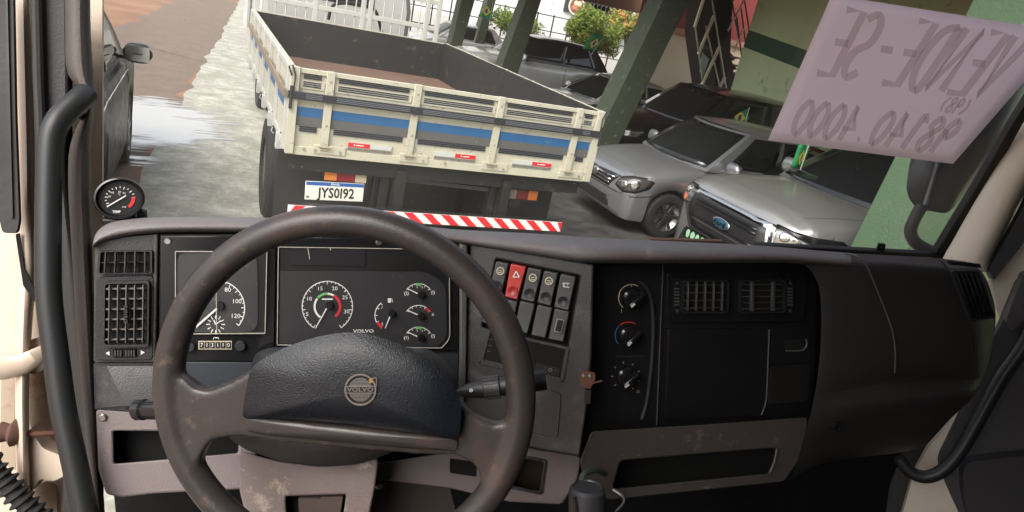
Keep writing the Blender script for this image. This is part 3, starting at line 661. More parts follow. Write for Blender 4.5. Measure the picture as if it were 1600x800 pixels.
for k, (x, y) in enumerate(((987, 465), (982, 524), (978, 588))):
    c = PM.at(x, y, OC + .004); rad = .0185; mb = MB()
    mb.lathe(c, PM.n, [(rad, 0), (rad * .98, .006), (rad * .8, .009), (rad * .78, .016), (rad * .7, .018), (0, .018)], 28, close=False)
    kb = obj('heater_knob', mb, M['gloss'], cen, smooth=40)
    d = (PM.at(x + 10, y - 9, OC) - PM.at(x, y, OC)).normalized(); e = d.cross(PM.n)
    mb = MB(); mb.box(c + PM.n * .017, d * rad * .98, e * .0045, PM.n * .009); obj('knob_grip', mb, M['gloss'], kb, bevel=.003)
    mb = MB(); mb.box(c + PM.n * .0262 - d * rad * .68, d * .0042, e * .0016, PM.n * .0006); obj('knob_mark', mb, M['white'], kb)
    mb = MB()
    if k == 0:
        arcs(mb, PM, x, y, 20, 21, 60, 230, OC + .0046, 20)
        for (px_, py_) in ((987, 447), (968, 462), (971, 486)): ptext(mb, PM, 'ψ', px_, py_, 9, OC + .005)
        obj('heater_symbols', mb, M['cream_print'], kb, smooth=0)
    elif k == 1:
        arcs(mb, PM, x, y, 20, 21.5, 60, 130, OC + .0046, 12); obj('heater_symbols', mb, M['red_print'], kb, smooth=0)
        mb = MB(); arcs(mb, PM, x, y, 20, 21.5, 135, 220, OC + .0046, 12); obj('heater_symbols', mb, mat('print_blue', (.05, .15, .4), .5), kb, smooth=0)
    else:
        for an in range(-60, 250, 40): c_, s_ = math.cos(R(an)), -math.sin(R(an)); line(mb, PM, (x + c_ * 20, y + s_ * 20), (x + c_ * 23, y + s_ * 23), 1.3, OC + .005)
        ptext(mb, PM, '✽', 997, 612, 8, OC + .005); obj('heater_symbols', mb, mat('faint_print', (.3, .3, .28), .6), kb, smooth=0)
pslab('vent_housing', PM, rp([(1043, 424), (1250, 424), (1262, 436), (1256, 502), (1043, 504)], 8), OC + .006, .01, M['gloss'], cen, bevel=.003)
vg = mat('vent_grey', (.06, .06, .058), .45)
v2 = vent('air_vent', [(1070, 440), (1137, 440), (1136, 487), (1069, 488)], 5, 4, PM, OC + .009, cen, bar_m=vg)
v3 = vent('air_vent', [(1160, 440), (1226, 440), (1225, 487), (1160, 488)], 2, 5, PM, OC + .009, cen, bar_m=vg)
for (x, pv) in ((1058, v2), (1235, v3)):
    mb = MB(); slab(mb, PM, rp([(x - 6, 436), (x + 6, 436), (x + 5, 492), (x - 6, 492)], 2), OC + .009, .003); t_ = obj('thumbwheel', mb, M['black'], pv)
    mb = MB()
    for k in range(6): slab(mb, PM, [(x - 3.5, 450 + k * 5), (x + 3.5, 450 + k * 5), (x + 3.5, 452.5 + k * 5), (x - 3.5, 452.5 + k * 5)], OC + .013, .003)
    slab(mb, PM, [(x - 3, 444), (x + 3, 444), (x, 439)], OC + .0105, .001); slab(mb, PM, [(x - 3, 484), (x + 3, 484), (x, 489)], OC + .0105, .001)
    obj('wheel_ridge', mb, M['switch'], t_)
pslab('blank_cover', PM, rp([(1045, 514), (1203, 514), (1197, 625), (1190, 650), (1040, 656)], 5), OC + .005, .006, M['black'], cen, bevel=.0025)
mb = MB(); mb.tube(smooth_path([PM.at(x, y, OC + .007) for x, y in [(1202, 515), (1200, 570), (1197, 625), (1190, 648)]], 4), .0014, 8); obj('cover_edge', mb, M['switch'], cen)
pslab('side_blank', PM, rp([(1207, 512), (1270, 506), (1268, 565), (1204, 568)], 3), OC + .005, .006, M['black'], cen, bevel=.002)
pslab('side_blank', PM, rp([(1204, 572), (1268, 569), (1262, 628), (1200, 632)], 3), OC + .007, .006, mat('blank_black', (.014, .013, .013), .45), cen, bevel=.002)
mb = MB(); mb.tube(smooth_path([PM.at(x, y, OC + .008) for x, y in [(1228, 548), (1250, 548), (1258, 544), (1261, 536), (1259, 530)]], 4), .0018, 8); slab(mb, PM, rp([(1225, 531), (1256, 530), (1256, 545), (1226, 546)], 3), OC + .0065, .002, 1)
obj('pull_latch', mb, [M['switch'], M['void']], cen)

# glovebox side: one moulded surface
G = [
 [(1240, 389, .02), (1262, 391, .02), (1334, 396, .02), (1400, 399, .02), (1478, 404, .02), (1520, 410, .02), (1520, 411, -.12)],
 [(1246, 400, .08), (1270, 401, .085), (1336, 401, .09), (1404, 403, .09), (1481, 412, .09), (1530, 419, .09), (1528, 420, -.12)],
 [(1256, 412, .10), (1288, 418, .105), (1350, 412, .11), (1412, 414, .11), (1486, 424, .11), (1541, 428, .105), (1538, 428, -.12)],
 [(1276, 432, .10), (1298, 440, .108), (1365, 440, .115), (1425, 440, .115), (1496, 450, .115), (1552, 452, .105), (1546, 452, -.12)],
 [(1284, 462, .10), (1304, 475, .108), (1379, 475, .118), (1440, 475, .118), (1506, 482, .118), (1565, 489, .105), (1556, 489, -.12)],
 [(1283, 553, .10), (1298, 545, .108), (1397, 540, .118), (1455, 540, .118), (1521, 540, .118), (1558, 537, .105), (1548, 537, -.12)],
 [(1274, 612, .10), (1290, 602, .104), (1395, 580, .11), (1450, 582, .11), (1522, 582, .108), (1546, 578, .10), (1538, 578, -.12)],
 [(1271, 622, .10), (1288, 616, .10), (1375, 597, .088), (1450, 594, .085), (1521, 593, .085), (1540, 592, .085), (1530, 592, -.12)],
 [(1268, 644, .10), (1284, 640, .104), (1355, 622, .115), (1432, 618, .118), (1512, 612, .115), (1536, 606, .10), (1526, 606, -.12)],
 [(1262, 660, .10), (1280, 658, .10), (1344, 642, .11), (1426, 636, .112), (1504, 630, .108), (1524, 624, .09), (1515, 624, -.12)],
 [(1252, 700, .09), (1270, 695, .09), (1318, 676, .07), (1408, 668, .06), (1470, 660, .05), (1494, 648, .04), (1486, 648, -.12)],
 [(1240, 742, .07), (1262, 732, .07), (1296, 714, .02), (1380, 706, .01), (1428, 700, .0), (1466, 676, .0), (1460, 676, -.12)],
 [(1228, 752, .04), (1246, 744, .04), (1284, 720, -.06), (1370, 712, -.08), (1424, 706, -.08), (1450, 690, -.08), (1450, 690, -.14)]]
gb = loft_cols('glovebox_surround', PM, G, mat('glove_shaded_grey', (.029, .027, .027), .46, bump=.3, bscale=420, var=.25, vscale=4, rvar=.1), dash, sub=2)  # dark base carries the shade of the cab's right side
mb = MB()
def polyline(mb, pl, pts, wd, off, th=.001, mi=0):
    for i in range(len(pts) - 1): line(mb, pl, pts[i], pts[i + 1], wd, off, th, mi)
mb.tube(smooth_path([PM.at(x, y, o) for x, y, o in [(1320, 396, .075), (1336, 399, .105), (1352, 411, .1155), (1373, 459, .1185), (1394, 516, .1195), (1399, 553, .119), (1398, 583, .113)]]), .0016, 8)
obj('lid_seam', mb, M['switch'], gb)
mb = MB(); mb.tube(smooth_path([PM.at(x, y, o) for x, y, o in [(1470, 408, .09), (1478, 417, .105), (1493, 446, .1165), (1506, 482, .1185), (1520, 537, .1185), (1523, 582, .109)]]), .0012, 8)
obj('lid_seam', mb, M['void'], gb)
ve = vent('air_vent', [(1491, 426), (1529, 426), (1553, 494), (1518, 499)], 5, 3, PM, .121, gb, bar_m=M['black'], rim=3)
mb = MB()
for k in range(5): slab(mb, PM, rp([(1484 + k * 10, 407.5 + k * 1), (1491 + k * 10, 408.3 + k), (1494 + k * 10, 415 + k), (1487 + k * 10, 414 + k)], 1.5), .112, .006)
obj('demister_slot', mb, M['void'], gb)
mb = MB(); mb.lathe(PM.at(1309, 667, .104), PM.n, [(.009, -.01), (.009, .002), (.006, .002), (.0055, -.003), (0, -.003)], 16, close=False); obj('fastener', mb, M['black'], gb)
# lower tray under the centre and its ragged right edge
rt = frame_slab('lower_tray', PM, [(924, 674), (1090, 664), (1262, 652), (1258, 690), (1246, 722), (1226, 752), (1180, 757), (951, 781), (914, 760), (906, 720)], [(969, 719), (1213, 699), (1210, 715), (1203, 740), (957, 764)], .085, .06, mat('tray_mauve_shaded', (.052, .045, .044), .55, bump=.35, bscale=400, var=.25, wear=(.15, .12, .11), wamt=.1, wscale=30), dash, pocket=M['void'], r_i=7)  # darkened copy of the dash mauve, right-side shade put into its colour
mb = MB(); mb.tube([PM.at(1214, 702, .09), PM.at(1210, 722, .09), PM.at(1203, 738, .09)], .002, 8); obj('opening_rim', mb, M['switch'], rt)
at_ = frame_slab('ashtray_panel', PM, [(575, 726), (680, 710), (720, 706), (752, 690), (825, 699), (908, 713), (903, 748), (878, 788), (796, 784), (700, 762), (580, 748)], [(817, 716), (851, 722), (844, 768), (797, 759)], .035, .05, M['mauve'], dash, pocket=mat('ashtray_metal', (.08, .06, .045), .35, metal=.6, var=.4), pocket_name='ashtray', depth=.03, r_i=4)
mb = MB(); oo = rp([(812, 711), (856, 719), (848, 774), (792, 763)], 4); ii = rp([(817, 716), (851, 722), (844, 768), (797, 759)], 4)
for i in range(len(oo)): slab(mb, PM, [oo[i], oo[(i + 1) % len(oo)], ii[(i + 1) % len(ii)], ii[i]], .038, .004)
obj('ashtray_rim', mb, M['fascia_grey'], at_, bevel=.0006, bseg=1)
mb = MB(); slab(mb, PM, rp([(703, 717), (744, 722), (744, 745), (703, 739)], 3), .037, .002); obj('cubby', mb, M['void'], at_)
mb = MB(); mb.lathe(PM.at(592, 758, .0), PM.n, [(.0065, 0), (.0065, .004), (.004, .006), (0, .006)], 14, close=False); obj('screw', mb, M['alu'], at_)
mb = MB(); slab(mb, PM, [(580, 740), (700, 752), (720, 830), (570, 830)], .0, .02); obj('knee_panel', mb, mat('knee_dark', (.05, .04, .038), .6), dash)

# ------------------------------------------------------------------ steering column and stalks
nrm = c2w(Vector((-.0255, .1337, -.9907))); WC = P(537.4, 620.8, .832); PH = Pl(WC, nrm)
WU = c2w(Vector((0, 1, 0))).cross(nrm).normalized(); WV = nrm.cross(WU)
colm = thing('steering_column', 'steering column in worn mauve plastic shroud below the wheel', 'steering column', PM.at(500, 790, .02))
PSH = Pl(WC - nrm * .10, nrm)
mb = MB(); rings(mb, PSH, rp([(383, 600), (399, 551), (420, 543), (560, 538), (668, 545), (690, 557), (716, 588), (712, 655), (500, 690), (388, 680)], 10), 0, .03, 5, back=.10)
obj('upper_shroud', mb, M['fascia'], colm, smooth=60)
PSL = Pl(WC - nrm * .075, nrm)
mb = MB(); rings(mb, PSL, rp([(352, 680), (382, 702), (440, 722), (500, 730), (560, 726), (600, 712), (650, 690), (640, 650), (400, 650)], 12), 0, .02, 5, back=.10)
obj('lower_shroud', mb, mat('shroud_black', (.03, .027, .026), .5, bump=.3, bscale=300, var=.2), colm, smooth=60)
PCL = Pl(WC - nrm * .13, nrm)
o = frame_slab('column_cover', PCL, [(372, 704), (440, 722), (505, 728), (592, 714), (586, 760), (566, 860), (398, 860), (374, 765)], [(446, 775), (541, 772), (532, 840), (450, 840)], 0, .06, mat('column_mauve', (.19, .152, .145), .6, bump=.4, bscale=420, var=.15, vscale=5, wear=(.42, .36, .28), wamt=.10, wscale=26), colm, depth=.03, r_o=10, bev=.006, r_i=3)
mb = MB(); slab(mb, PCL, rp([(466, 778), (536, 776), (526, 838), (468, 838)], 3), -.008, .01); obj('latch_plate', mb, mat('column_plate', (.07, .05, .045), .5, var=.3), o, bevel=.002)
mb = MB(); ax = (P(268, 640, .93) - P(212, 640, .95)); mb.lathe(P(212, 640, .95), ax, [(.010, 0), (.0145, .004), (.0145, .016), (.012, .019), (.0135, .024), (.0135, .10), (0, .10)], 20, close=False); mb.tube([P(240, 640, .94), P(400, 628, .92)], .008, 10)
obj('indicator_stalk', mb, M['gloss'], colm)
mb = MB(); d0 = P(712, 613, .90); d1 = P(812, 599, .90); mb.lathe(d0, d1 - d0, [(.002, 0), (.006, .006), (.0105, .022), (.0125, .034), (.0125, .037)], 24)
ws = obj('wiper_stalk', mb, M['fascia'], colm)
mb = MB(); prof = [(.0125, .037)]
for k in range(1, 2): prof += [(.0145, .038), (.0145, .058), (.012, .059)]
mb.lathe(d0, d1 - d0, prof, 24)
for k in range(18):
    an = 2 * math.pi * k / 18; ax = (d1 - d0).normalized(); u = ax.orthogonal().normalized(); v = ax.cross(u); rd = u * math.cos(an) + v * math.sin(an)
    mb.box(d0 + ax * .048 + rd * .0148, ax * .010, rd * .0008, ax.cross(rd) * .0011)
obj('ribbed_collar', mb, M['fascia_grey'], ws)
mb = MB(); mb.lathe(d0, d1 - d0, [(.0125, .059), (.0135, .061), (.0135, .12), (.0, .12)], 24, close=False); obj('stalk_sleeve', mb, M['black'], ws)
PST = Pl(P(730, 612, .885), c2w(Vector((0, 0, -1)))); mb = MB(); ptext(mb, PST, '◊', 736, 611, 9, 0); arcs(mb, PST, 736, 610, 2.2, 3.2, 0, 360, 0, 10); obj('stalk_symbol', mb, M['white'], ws, smooth=0)

# steering wheel: rim and spokes fused into one moulding, separate hub pad
sw = thing('steering_wheel', 'large worn brown-black steering wheel with leather-grained hub pad', 'steering wheel', WC)
mb = MB(); RR, rr_ = .2158, .0186
mb.tube([WC + WU * (RR * math.cos(2 * math.pi * k / 96)) + WV * (RR * math.sin(2 * math.pi * k / 96)) for k in range(96)], rr_, 20, closed=True)
spk = [(262, 590), (288, 592), (303, 607), (323, 612), (362, 597), (391, 579), (500, 560), (640, 580), (719, 632), (745, 652), (773, 664), (790, 662), (806, 640), (822, 650), (815, 710), (785, 768), (752, 778), (750, 745), (741, 728), (714, 713), (656, 712), (540, 702), (424, 691), (377, 683), (343, 686), (324, 694), (314, 712), (306, 738), (285, 720), (262, 650)]
slab(mb, PH, spk, .012, .022)
sp = obj('rim', mb, M['wheel_rim'], sw, smooth=0)
md = sp.modifiers.new('r', 'REMESH'); md.mode = 'VOXEL'; md.voxel_size = .0032; md.use_smooth_shade = True
md = sp.modifiers.new('sm', 'SMOOTH'); md.factor = .6; md.iterations = 14
pad_pts = [(391, 579), (401, 567), (420, 556), (447, 542), (475, 532), (501, 525), (527, 520.5), (552, 519), (578, 522), (602, 529), (630, 540), (660, 554), (682, 570), (699, 586), (712, 606), (720, 628), (721, 652), (717, 687), (690, 684), (656, 676), (620, 669), (579, 664), (540, 661), (501, 658), (460, 655), (424, 654), (394, 655), (379, 653), (380, 634), (384, 612), (387, 595)]
mb = MB(); rings(mb, PH, rp(pad_pts, 6, 2), .030, .017, 9, power=3.2, back=.03, cen=(556, 612))
hp_ = obj('hub_pad', mb, M['hubpad'], sw, smooth=50)
mb = MB(); rings(mb, PH, rp([(383, 655), (440, 655), (540, 663), (656, 678), (716, 688), (712, 704), (656, 702), (540, 692), (424, 681), (385, 674)], 6, 2), .018, .008, 5, back=.02)
obj('lower_hub', mb, M['wheel_rim'], sw, smooth=50)
BC = mat('badge_metal', (.30, .29, .28), .38, metal=1, var=.25, vscale=200)
PB = Pl(PH.at(563, 609, .0485), nrm)
mb = MB(); disc(mb, PB, 563, 609, 24, 0, .003, 40); bg_ = obj('badge', mb, M['gloss'], hp_, bevel=.0008)
mb = MB(); arcs(mb, PB, 563, 609, 22.5, 25, 0, 360, .0016, 48, th=.002); arcs(mb, PB, 563, 609, 17.2, 18.2, 0, 360, .001, 40, th=.001)
for k in range(5):
    for s_ in (-1, 1):
        yy = 609 + s_ * (6.5 + k * 2.2); hw_ = math.sqrt(max(0, 17 ** 2 - (6.5 + k * 2.2) ** 2)); line(mb, PB, (563 - hw_, yy), (563 + hw_, yy), 1.15, .001)
slab(mb, PB, [(539, 603.5), (587, 603.5), (587, 604.5), (539, 604.5)], .0016, .001); slab(mb, PB, [(539, 613.5), (587, 613.5), (587, 614.5), (539, 614.5)], .0016, .001)
line(mb, PB, (580, 592), (588, 590), 1.5, .0016); line(mb, PB, (588, 590), (588, 604), 1.2, .0016)
obj('badge_ring', mb, BC, bg_, smooth=0)
mb = MB(); slab(mb, PB, [(540, 604.5), (586, 604.5), (586, 613.5), (540, 613.5)], .0014, .001); obj('badge_band', mb, M['black'], bg_)
mb = MB(); ptext(mb, PB, 'VOLVO', 563, 609, 9.5, .0022, sx=1.3, bold=True); obj('badge_lettering', mb, BC, bg_, smooth=0)
mb = MB(); slab(mb, PB, rp([(576, 593), (582, 591), (583, 597), (578, 599)], 1), .002, .001); obj('badge_chip', mb, mat('bare_brass', (.5, .35, .15), .4, metal=1), bg_)

# gear lever
gl = thing('gear_lever', 'dark gear lever with worn black grip, low beside the ashtray', 'gear lever', P(920, 830, .95))
PG = Pl(P(915, 770, .93), c2w(Vector((0, 0, -1))))
d = c2w(Vector((.02, -1, -.15))).normalized()
mb = MB(); mb.lathe(P(916, 812, .93), d, [(.026, -.03), (.0245, .01), (.025, .035), (.024, .044), (.020, .048), (.019, .046), (0, .046)], 28, close=False)
obj('grip', mb, mat('grip_leather', (.03, .03, .033), .42, bump=.3, bscale=250, var=.2), gl)
mb = MB(); mb.tube([PG.at(898, 776, .022), PG.at(900, 790, .024), PG.at(898, 830, .024)], .0035, 8); obj('grip_button', mb, M['gloss'], gl)
mb = MB(); mb.tube(smooth_path([P(908, 756, .95), P(912, 742, .96), P(925, 735, .98), P(938, 736, 1.0), P(945, 740, 1.02)], 5), .0045, 10); obj('air_hose', mb, mat('hose_green_black', (.05, .07, .055), .4), gl)
mb = MB(); mb.tube(smooth_path([P(958, 765, 1.05), P(972, 775, 1.04), P(974, 786, 1.03), P(962, 800, 1.02)], 5), .0022, 8); obj('cable', mb, M['alu'], gl)

# round temperature gauge on top of the dash
PT = Pl(PM.at(187, 310, -.03), -YC * .95 + ZC * .25 + XC * .15)
tgx = thing('temperature_gauge', 'small round black add-on temperature gauge with white needle on left dash corner', 'gauge', PT.at(187, 342, -.02))
KY = .80
def ell(cx, cy, r, n=36, ky=KY): return [(cx + r * math.cos(2 * math.pi * i / n), cy + ky * r * math.sin(2 * math.pi * i / n)) for i in range(n)]
mb = MB(); rows = [[PT.at(x, y, o_) for x, y in ell(186, 310, r_)] for r_, o_ in ((36, -.045), (40.5, -.03), (41, 0), (40, .004), (37, .005), (35, .001), (34.2, -.006), (0.1, -.006))]
mb.grid(rows, wrap=True); mb.f.append(tuple(range(36))); mb.mi.append(0)
hs = obj('gauge_housing', mb, M['gloss'], tgx, smooth=40)
mb = MB(); slab(mb, PT, ell(186.5, 310, 33.5), -.003, .002); df = obj('dial', mb, M['black'], tgx)
mb = MB()
for k in range(13):
    an = 205 - k * 16.5; c_, s_ = math.cos(R(an)), -math.sin(R(an)) * KY; l = 5 if k % 2 == 0 else 3
    line(mb, PT, (187.5 + c_ * (24 - l), 310.5 + s_ * (24 - l)), (187.5 + c_ * 24, 310.5 + s_ * 24), 1.2, -.002)
for t, x, y in (('40', 171, 307), ('60', 176, 301), ('80', 187, 300), ('90', 194, 302), ('°C', 186, 304), ('110', 193.5, 323.5)): ptext(mb, PT, t, x, y, 4.4, -.002)
ptext(mb, PT, 'TEMP', 182, 331, 5.4, -.002, bold=True); obj('dial_marks', mb, M['white'], df, smooth=0)
mb = MB()
pa = [(187.5 + 23.5 * math.cos(R(t)), 310.5 - KY * 23.5 * math.sin(R(t))) for t in range(-50, 16, 6)]; pb = [(187.5 + 18 * math.cos(R(t)), 310.5 - KY * 18 * math.sin(R(t))) for t in range(-50, 16, 6)]
for i in range(len(pa) - 1): slab(mb, PT, [pa[i], pa[i + 1], pb[i + 1], pb[i]], -.002, .0006)
obj('red_band', mb, M['red_print'], df, smooth=0)
mb = MB(); line(mb, PT, (167, 323), (197, 305.5), 1.7, .0, .0006); obj('needle', mb, M['needle'], df)
mb = MB(); mb.box(PT.at(188, 344, -.02), XC * .022, ZC * .006, YC * .014); mb.box(PT.at(222, 336, -.02), XC * .006, ZC * .008, YC * .008); obj('gauge_foot', mb, M['black'], tgx, bevel=.003)

# for-sale sheet taped inside the windscreen, seen from behind
def paper_material():
    m, t, b = newmat('thin_paper'); N = t.nodes; L = t.links
    b.inputs['Base Color'].default_value = (.88,.78,.81,1); b.inputs['Roughness'].default_value = .75
    tl = N.new('ShaderNodeBsdfTranslucent'); tl.inputs[0].default_value = (.93,.82,.84,1)
    g = N.new('ShaderNodeNewGeometry'); n1 = N.new('ShaderNodeTexNoise'); n1.inputs['Scale'].default_value = 4; L.new(g.outputs['Position'], n1.inputs['Vector'])
    mx = N.new('ShaderNodeMix'); mx.data_type = 'RGBA'; mx.inputs[6].default_value = (.82,.72,.78,1); mx.inputs[7].default_value = (.90,.78,.76,1); L.new(n1.outputs[0], mx.inputs[0]); L.new(mx.outputs[2], b.inputs['Base Color'])
    ms = N.new('ShaderNodeMixShader'); ms.inputs[0].default_value = .8
    L.new(b.outputs[0], ms.inputs[1]); L.new(tl.outputs[0], ms.inputs[2]); L.new(ms.outputs[0], N['Material Output'].inputs[0])
    return m
PP = Pl(PW.at(1380, 120, .012), PW.n)
pq = [(1300, -8), (1668, 50), (1489, 256), (1200, 219)]
def pquad(u, v):
    a_ = Vector(pq[0]).lerp(Vector(pq[1]), u); b_ = Vector(pq[3]).lerp(Vector(pq[2]), u); return a_.lerp(b_, v)
mb = MB(); mb.grid([[PP.at(*pquad(i / 16, j / 12), .009 * math.sin(i / 16 * 5 + j * .12) * math.sin(j / 12 * 3) + .0015 * math.sin(i * 1.7)) for i in range(17)] for j in range(13)])
fs = thing('for_sale_sheet', 'pinkish for-sale paper sheet on the windscreen, handwriting showing through reversed', 'paper sign', PP.at(1350, 240, 0))
obj('paper', mb, paper_material(), fs, smooth=80, solid=.0006)
mb = MB()
def hand(s, u0, u1, v0, v1, wd):
    G_ = {'V': [[(0, 0), (.5, 1), (1, 0)]], 'E': [[(1, 0), (0, 0), (0, 1), (1, 1)], [(0, .5), (.8, .5)]], 'N': [[(0, 1), (0, 0), (1, 1), (1, 0)]], 'D': [[(0, 0), (0, 1), (.7, .9), (1, .5), (.7, .1), (0, 0)]], '-': [[(.1, .5), (.8, .5)]],
          'S': [[(1, .1), (.5, 0), (.1, .2), (.2, .45), (.8, .6), (.9, .85), (.5, 1), (0, .9)]], '0': [[(.5, 0), (.95, .3), (.95, .7), (.5, 1), (.05, .7), (.05, .3), (.5, 0)]], '1': [[(.2, .2), (.6, 0), (.6, 1)]], '4': [[(.7, 1), (.7, 0), (0, .65), (1, .65)]],
          '8': [[(.5, .45), (.1, .25), (.5, 0), (.9, .25), (.5, .45), (.05, .75), (.5, 1), (.95, .75), (.5, .45)]], '9': [[(.9, .3), (.5, .55), (.1, .3), (.5, 0), (.9, .3), (.8, 1)]], '.': [[(.4, .9), (.6, .9)]], '(': [[(.8, 0), (.3, .5), (.8, 1)]], ')': [[(.2, 0), (.7, .5), (.2, 1)]]}
    n = len(s)
    for i, ch in enumerate(s):
        for st_ in G_.get(ch, []):
            pts = []
            for (x, y) in st_:
                fx = (i + .12 + x * .72) / n; u = u1 + (u0 - u1) * fx; v = v0 + (v1 - v0) * y; pts.append(pquad(u, v))
            sm = smooth_path([Vector((p.x, p.y, 0)) for p in pts], 4) if ch not in 'VEN4' else [Vector((p.x, p.y, 0)) for p in pts]
            V_ = [Vector((q.x, q.y)) for q in sm]; Lf = []; Rt = []
            for k in range(len(V_)):
                t_ = (V_[min(k + 1, len(V_) - 1)] - V_[max(k - 1, 0)]).normalized(); n_ = Vector((-t_.y, t_.x)); Lf.append(V_[k] + n_ * wd / 2); Rt.append(V_[k] - n_ * wd / 2)
            mb.grid([[PP.at(p.x, p.y, .0150 + .0003 * (i % 5)) for p in Lf], [PP.at(p.x, p.y, .0150 + .0003 * (i % 5)) for p in Rt]])
hand('VENDE-SE', .07, .90, .08, .52, 11.5)
hand('98140.4000', .08, .90, .70, .94, 8.5)
hand('(98)', .72, .86, .55, .66, 3.6)
def ink_material():
    m, t, b = newmat('ink_through_paper'); N = t.nodes; L = t.links
    b.inputs['Base Color'].default_value = (.45, .17, .20, 1); b.inputs['Roughness'].default_value = .8
    tr = N.new('ShaderNodeBsdfTransparent'); ms = N.new('ShaderNodeMixShader'); ms.inputs[0].default_value = .30
    L.new(tr.outputs[0], ms.inputs[1]); L.new(b.outputs[0], ms.inputs[2]); L.new(ms.outputs[0], N['Material Output'].inputs[0]); return m
obj('handwriting', mb, ink_material(), fs, smooth=0)

# =================================================================== OUTSIDE: GROUND
def ground_material():
    m, t, b = newmat('yard_ground'); N = t.nodes; L = t.links
    g = N.new('ShaderNodeNewGeometry'); P_ = g.outputs['Position']
    def ns(sc, det=8, ro=.65, dist=0):
        n = N.new('ShaderNodeTexNoise'); n.inputs['Scale'].default_value = sc; n.inputs['Detail'].default_value = det; n.inputs['Roughness'].default_value = ro; n.inputs['Distortion'].default_value = dist; L.new(P_, n.inputs['Vector']); return n.outputs[0]
    n1 = ns(.5); n2 = ns(6)
    r = N.new('ShaderNodeValToRGB'); e = r.color_ramp.elements; e[0].position = .35; e[0].color = (.22, .115, .06, 1); e[1].position = .7; e[1].color = (.33, .19, .11, 1); L.new(n1, r.inputs[0])
    mx = N.new('ShaderNodeMix'); mx.data_type = 'RGBA'; mx.blend_type = 'MULTIPLY'; mx.inputs[0].default_value = .5
    L.new(r.outputs[0], mx.inputs[6]); r2 = N.new('ShaderNodeValToRGB'); r2.color_ramp.elements[0].color = (.6, .6, .6, 1); L.new(n2, r2.inputs[0]); L.new(r2.outputs[0], mx.inputs[7]); L.new(mx.outputs[2], b.inputs['Base Color'])
    b.inputs['Roughness'].default_value = .85
    return m
def slab_material(name, dark, light, wet=.3, streak=0.0, moss=None):
    m, t, b = newmat(name); N = t.nodes; L = t.links
    g = N.new('ShaderNodeNewGeometry'); P_ = g.outputs['Position']
    mp = N.new('ShaderNodeMapping'); mp.inputs['Scale'].default_value = (1.0, 1.0 - streak, 1); mp.inputs['Rotation'].default_value = (0, 0, R(20)); L.new(P_, mp.inputs['Vector'])
    def ns(sc, det=10, ro=.7): n = N.new('ShaderNodeTexNoise'); n.inputs['Scale'].default_value = sc; n.inputs['Detail'].default_value = det; n.inputs['Roughness'].default_value = ro; L.new(mp.outputs[0], n.inputs['Vector']); return n.outputs[0]
    n1 = ns(2.6, 12, .78); n2 = ns(16, 12, .8); n3 = ns(1.1, 10, .75)
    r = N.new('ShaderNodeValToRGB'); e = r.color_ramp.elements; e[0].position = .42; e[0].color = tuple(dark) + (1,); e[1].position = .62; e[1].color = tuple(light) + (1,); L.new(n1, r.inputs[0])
    r2 = N.new('ShaderNodeValToRGB'); r2.color_ramp.elements[0].position = .3; r2.color_ramp.elements[0].color = (.55, .55, .53, 1); r2.color_ramp.elements[1].position = .62; L.new(n2, r2.inputs[0])
    mx = N.new('ShaderNodeMix'); mx.data_type = 'RGBA'; mx.blend_type = 'MULTIPLY'; mx.inputs[0].default_value = .8; L.new(r.outputs[0], mx.inputs[6]); L.new(r2.outputs[0], mx.inputs[7]); last = mx.outputs[2]
    if moss:
        r3 = N.new('ShaderNodeValToRGB'); r3.color_ramp.elements[0].position = .5; r3.color_ramp.elements[1].position = .66; L.new(n3, r3.inputs[0])
        m3 = N.new('ShaderNodeMix'); m3.data_type = 'RGBA'; m3.inputs[7].default_value = tuple(moss) + (1,); L.new(r3.outputs[0], m3.inputs[0]); L.new(last, m3.inputs[6]); last = m3.outputs[2]
    L.new(last, b.inputs['Base Color'])
    mr = N.new('ShaderNodeMapRange'); mr.inputs[1].default_value = .42; mr.inputs[2].default_value = .58; mr.inputs[3].default_value = wet; mr.inputs[4].default_value = .85; L.new(n1, mr.inputs[0]); L.new(mr.outputs[0], b.inputs['Roughness'])
    bp = N.new('ShaderNodeBump'); bp.inputs['Strength'].default_value = .25; bp.inputs['Distance'].default_value = .006; L.new(n2, bp.inputs['Height']); L.new(bp.outputs[0], b.inputs['Normal'])
    return m
def flat(pts, z, jit=0):
    if jit:
        o = []
        for i in range(len(pts)):
            a_ = Vector(pts[i]); b_ = Vector(pts[(i + 1) % len(pts)]); m = max(1, int((b_ - a_).length / .35))
            for k in range(m):
                q = a_.lerp(b_, k / m); nn = noise.noise(Vector((q.x * 1.3, q.y * 1.3, z * 99))) + .5 * noise.noise(Vector((q.x * 4, q.y * 4, 1))); o.append((q.x + nn * jit, q.y))
        pts = o
    mb = MB(); n = len(pts); tri = tessellate_polygon([[Vector((x, y, 0)) for x, y in pts]])
    mb.add([(x, y, z) for x, y in pts], [tuple(t) for t in tri]); return mb
struct('ground', flat([(-600, -600), (600, -600), (600, 600), (-600, 600)], 0), ground_material())
def onz(px, py, z=0):
    r = ray(px, py); return CAM + r * ((z - CAM.z) / r.z)
struct('side_slab', flat([(-4.6, -10), (-.9, -10), (-.53, 7.66), (1.6, 36), (-.6, 36), (-1.6, 22), (-2.7, 14), (-2.3, 9)], .004, .22), slab_material('red_stained_concrete', (.16, .118, .088), (.215, .165, .125), .75))
struct('driveway', flat([(-1.6, -10), (3.3, -10), (3.3, 40), (1.85, 40), (-.53, 7.66)], .008, .10), slab_material('mossy_concrete', (.30, .295, .245), (.56, .55, .47), .7, moss=(.27, .27, .20)))
struct('garage_floor', flat([(3.3, -10), (13, -10), (13, 24), (3.3, 24)], .008), slab_material('garage_concrete', (.05, .047, .043), (.10, .095, .088), .4))
